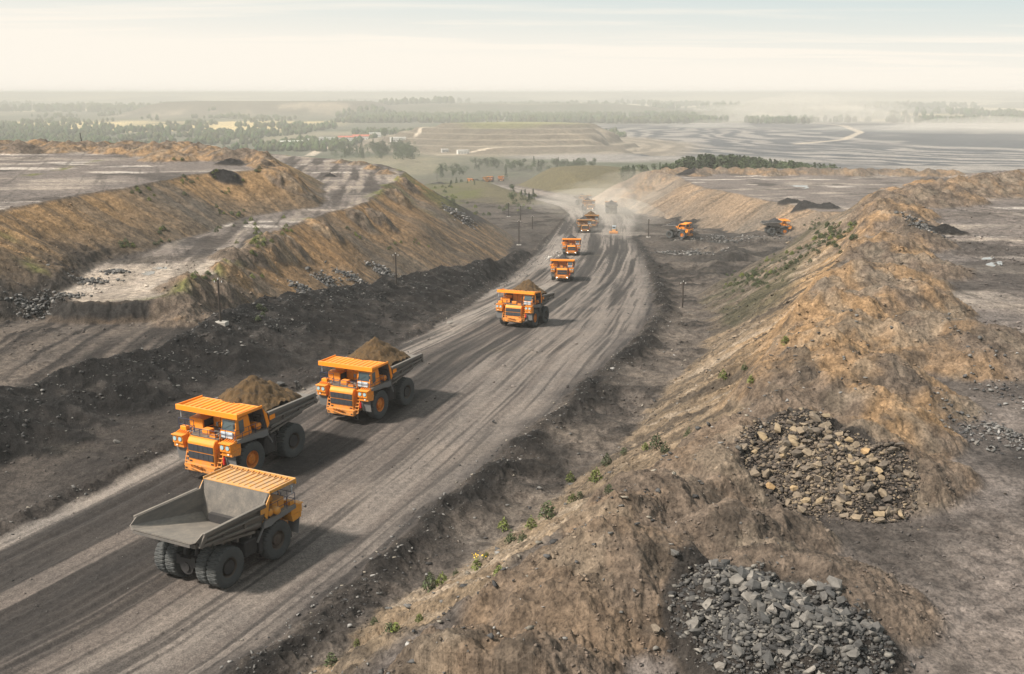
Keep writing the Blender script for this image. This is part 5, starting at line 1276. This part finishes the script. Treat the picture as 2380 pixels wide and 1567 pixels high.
def puddles():
    m = new_mat('puddle_water', (.2, .19, .175), .12); m.node_tree.nodes['Principled BSDF'].inputs['Specular IOR Level'].default_value = .9
    for u, v, ru, rv, z, lab in ((2313, 607, 16, 6, 10.9, 'square bright puddle on the right terrace'), (2300, 592, 16, 3, 10.9, 'narrow bright puddle behind the square one on the right terrace'), (1855, 432, 20, 2.5, -14.7, 'long white puddle on the middle terrace'), (1872, 436, 9, 1.5, -14.7, 'short puddle right of the long one on the middle terrace'), (345, 632, 16, 4, 2.2, 'pale muddy puddle on the lower left terrace'), (372, 620, 14, 3, 2.2, 'second muddy puddle of the lower left terrace, further away')):
        pts = []
        for k in range(28):
            a = k / 28 * 2 * math.pi; f = 1 + .25 * math.sin(2 * a + u) + .15 * math.sin(5 * a + v); pts.append(at(u + ru * f * math.cos(a), v - rv * f * math.sin(a), z))
        P = np.array(pts); zt = float(np.percentile(terrain(P[:, 0], P[:, 1], False), 55)) + .06
        b = MB(); lo = [b.bm.verts.new((x, y, zt - .3)) for x, y in pts]; hi = [b.bm.verts.new((x, y, zt)) for x, y in pts]; b.bm.faces.new(hi); b.bm.faces.new(lo[::-1])
        for k in range(28): b.bm.faces.new((lo[k], lo[(k + 1) % 28], hi[(k + 1) % 28], hi[k]))
        tag(b.build('puddle', m), lab, 'puddle', kind='structure')

def dust():
    for i, (u, v, z, rx, ry, rz, dn, lab) in enumerate(DUST):
        x, y = at(u, v, z); bm = bmesh.new(); bmesh.ops.create_icosphere(bm, subdivisions=4, radius=1)
        for q in bm.verts:
            n = float(fbm(np.array(q.co.x * 1.6 + q.co.z + i * 9), np.array(q.co.y * 1.6 - q.co.z), 3, 600 + i)); q.co *= 1 + .4 * n; q.co = Vector((q.co.x * rx, q.co.y * ry, q.co.z * rz))
        me = bpy.data.meshes.new('dust_cloud'); bm.to_mesh(me); bm.free(); o = bpy.data.objects.new('dust_cloud', me); COL.objects.link(o); o.location = (x, y, z)
        me.materials.append(vol_mat('dust', dn, (.86, .82, .75), -.1)); tag(o, lab, 'dust', kind='stuff')

DUST = [(1440, 500, -28, 26, 45, 7, .006, 'dust cloud hanging over the bend of the haul road'), (1400, 480, -30, 45, 60, 8, .004, 'dust drifting past the farthest trucks'), (1470, 455, -26, 50, 60, 12, .003, 'dust rising against the hazy tan bank'), (1430, 530, -26, 16, 30, 4, .004, 'low dust behind the grader'),
        (1210, 318, -75, 120, 150, 28, .003, 'dust plume over the track on the terraced dump'), (1150, 300, -70, 70, 100, 26, .0026, 'dust puff at the top of the terraced dump'), (1860, 272, -60, 420, 300, 75, .0024, 'broad dust plume above the pit rim'), (1640, 300, -85, 150, 120, 25, .003, 'dust on the benches of the far pit wall'), (2250, 335, -120, 480, 380, 80, .0022, 'dust filling the right end of the open pit')]
GA, GR = .06, .0009
SUN_EL = R(48); SUN_E = 5.0; SKY_S = .05; EXPO = .7; CLOUD0 = .05; VEIL = (12.4, 11.6, 10.3, 1); SKYC = (10.2, 11.2, 11.0, 1); VB = 1
HAZE_D = 2.0e-4; HAZE_C = (.62, .625, .61); HAZE_G = -.1
build_ground()
MATS = trucks()
rocks(); plants(); trees(); poles(); buildings(); puddles(); dust()
setup()
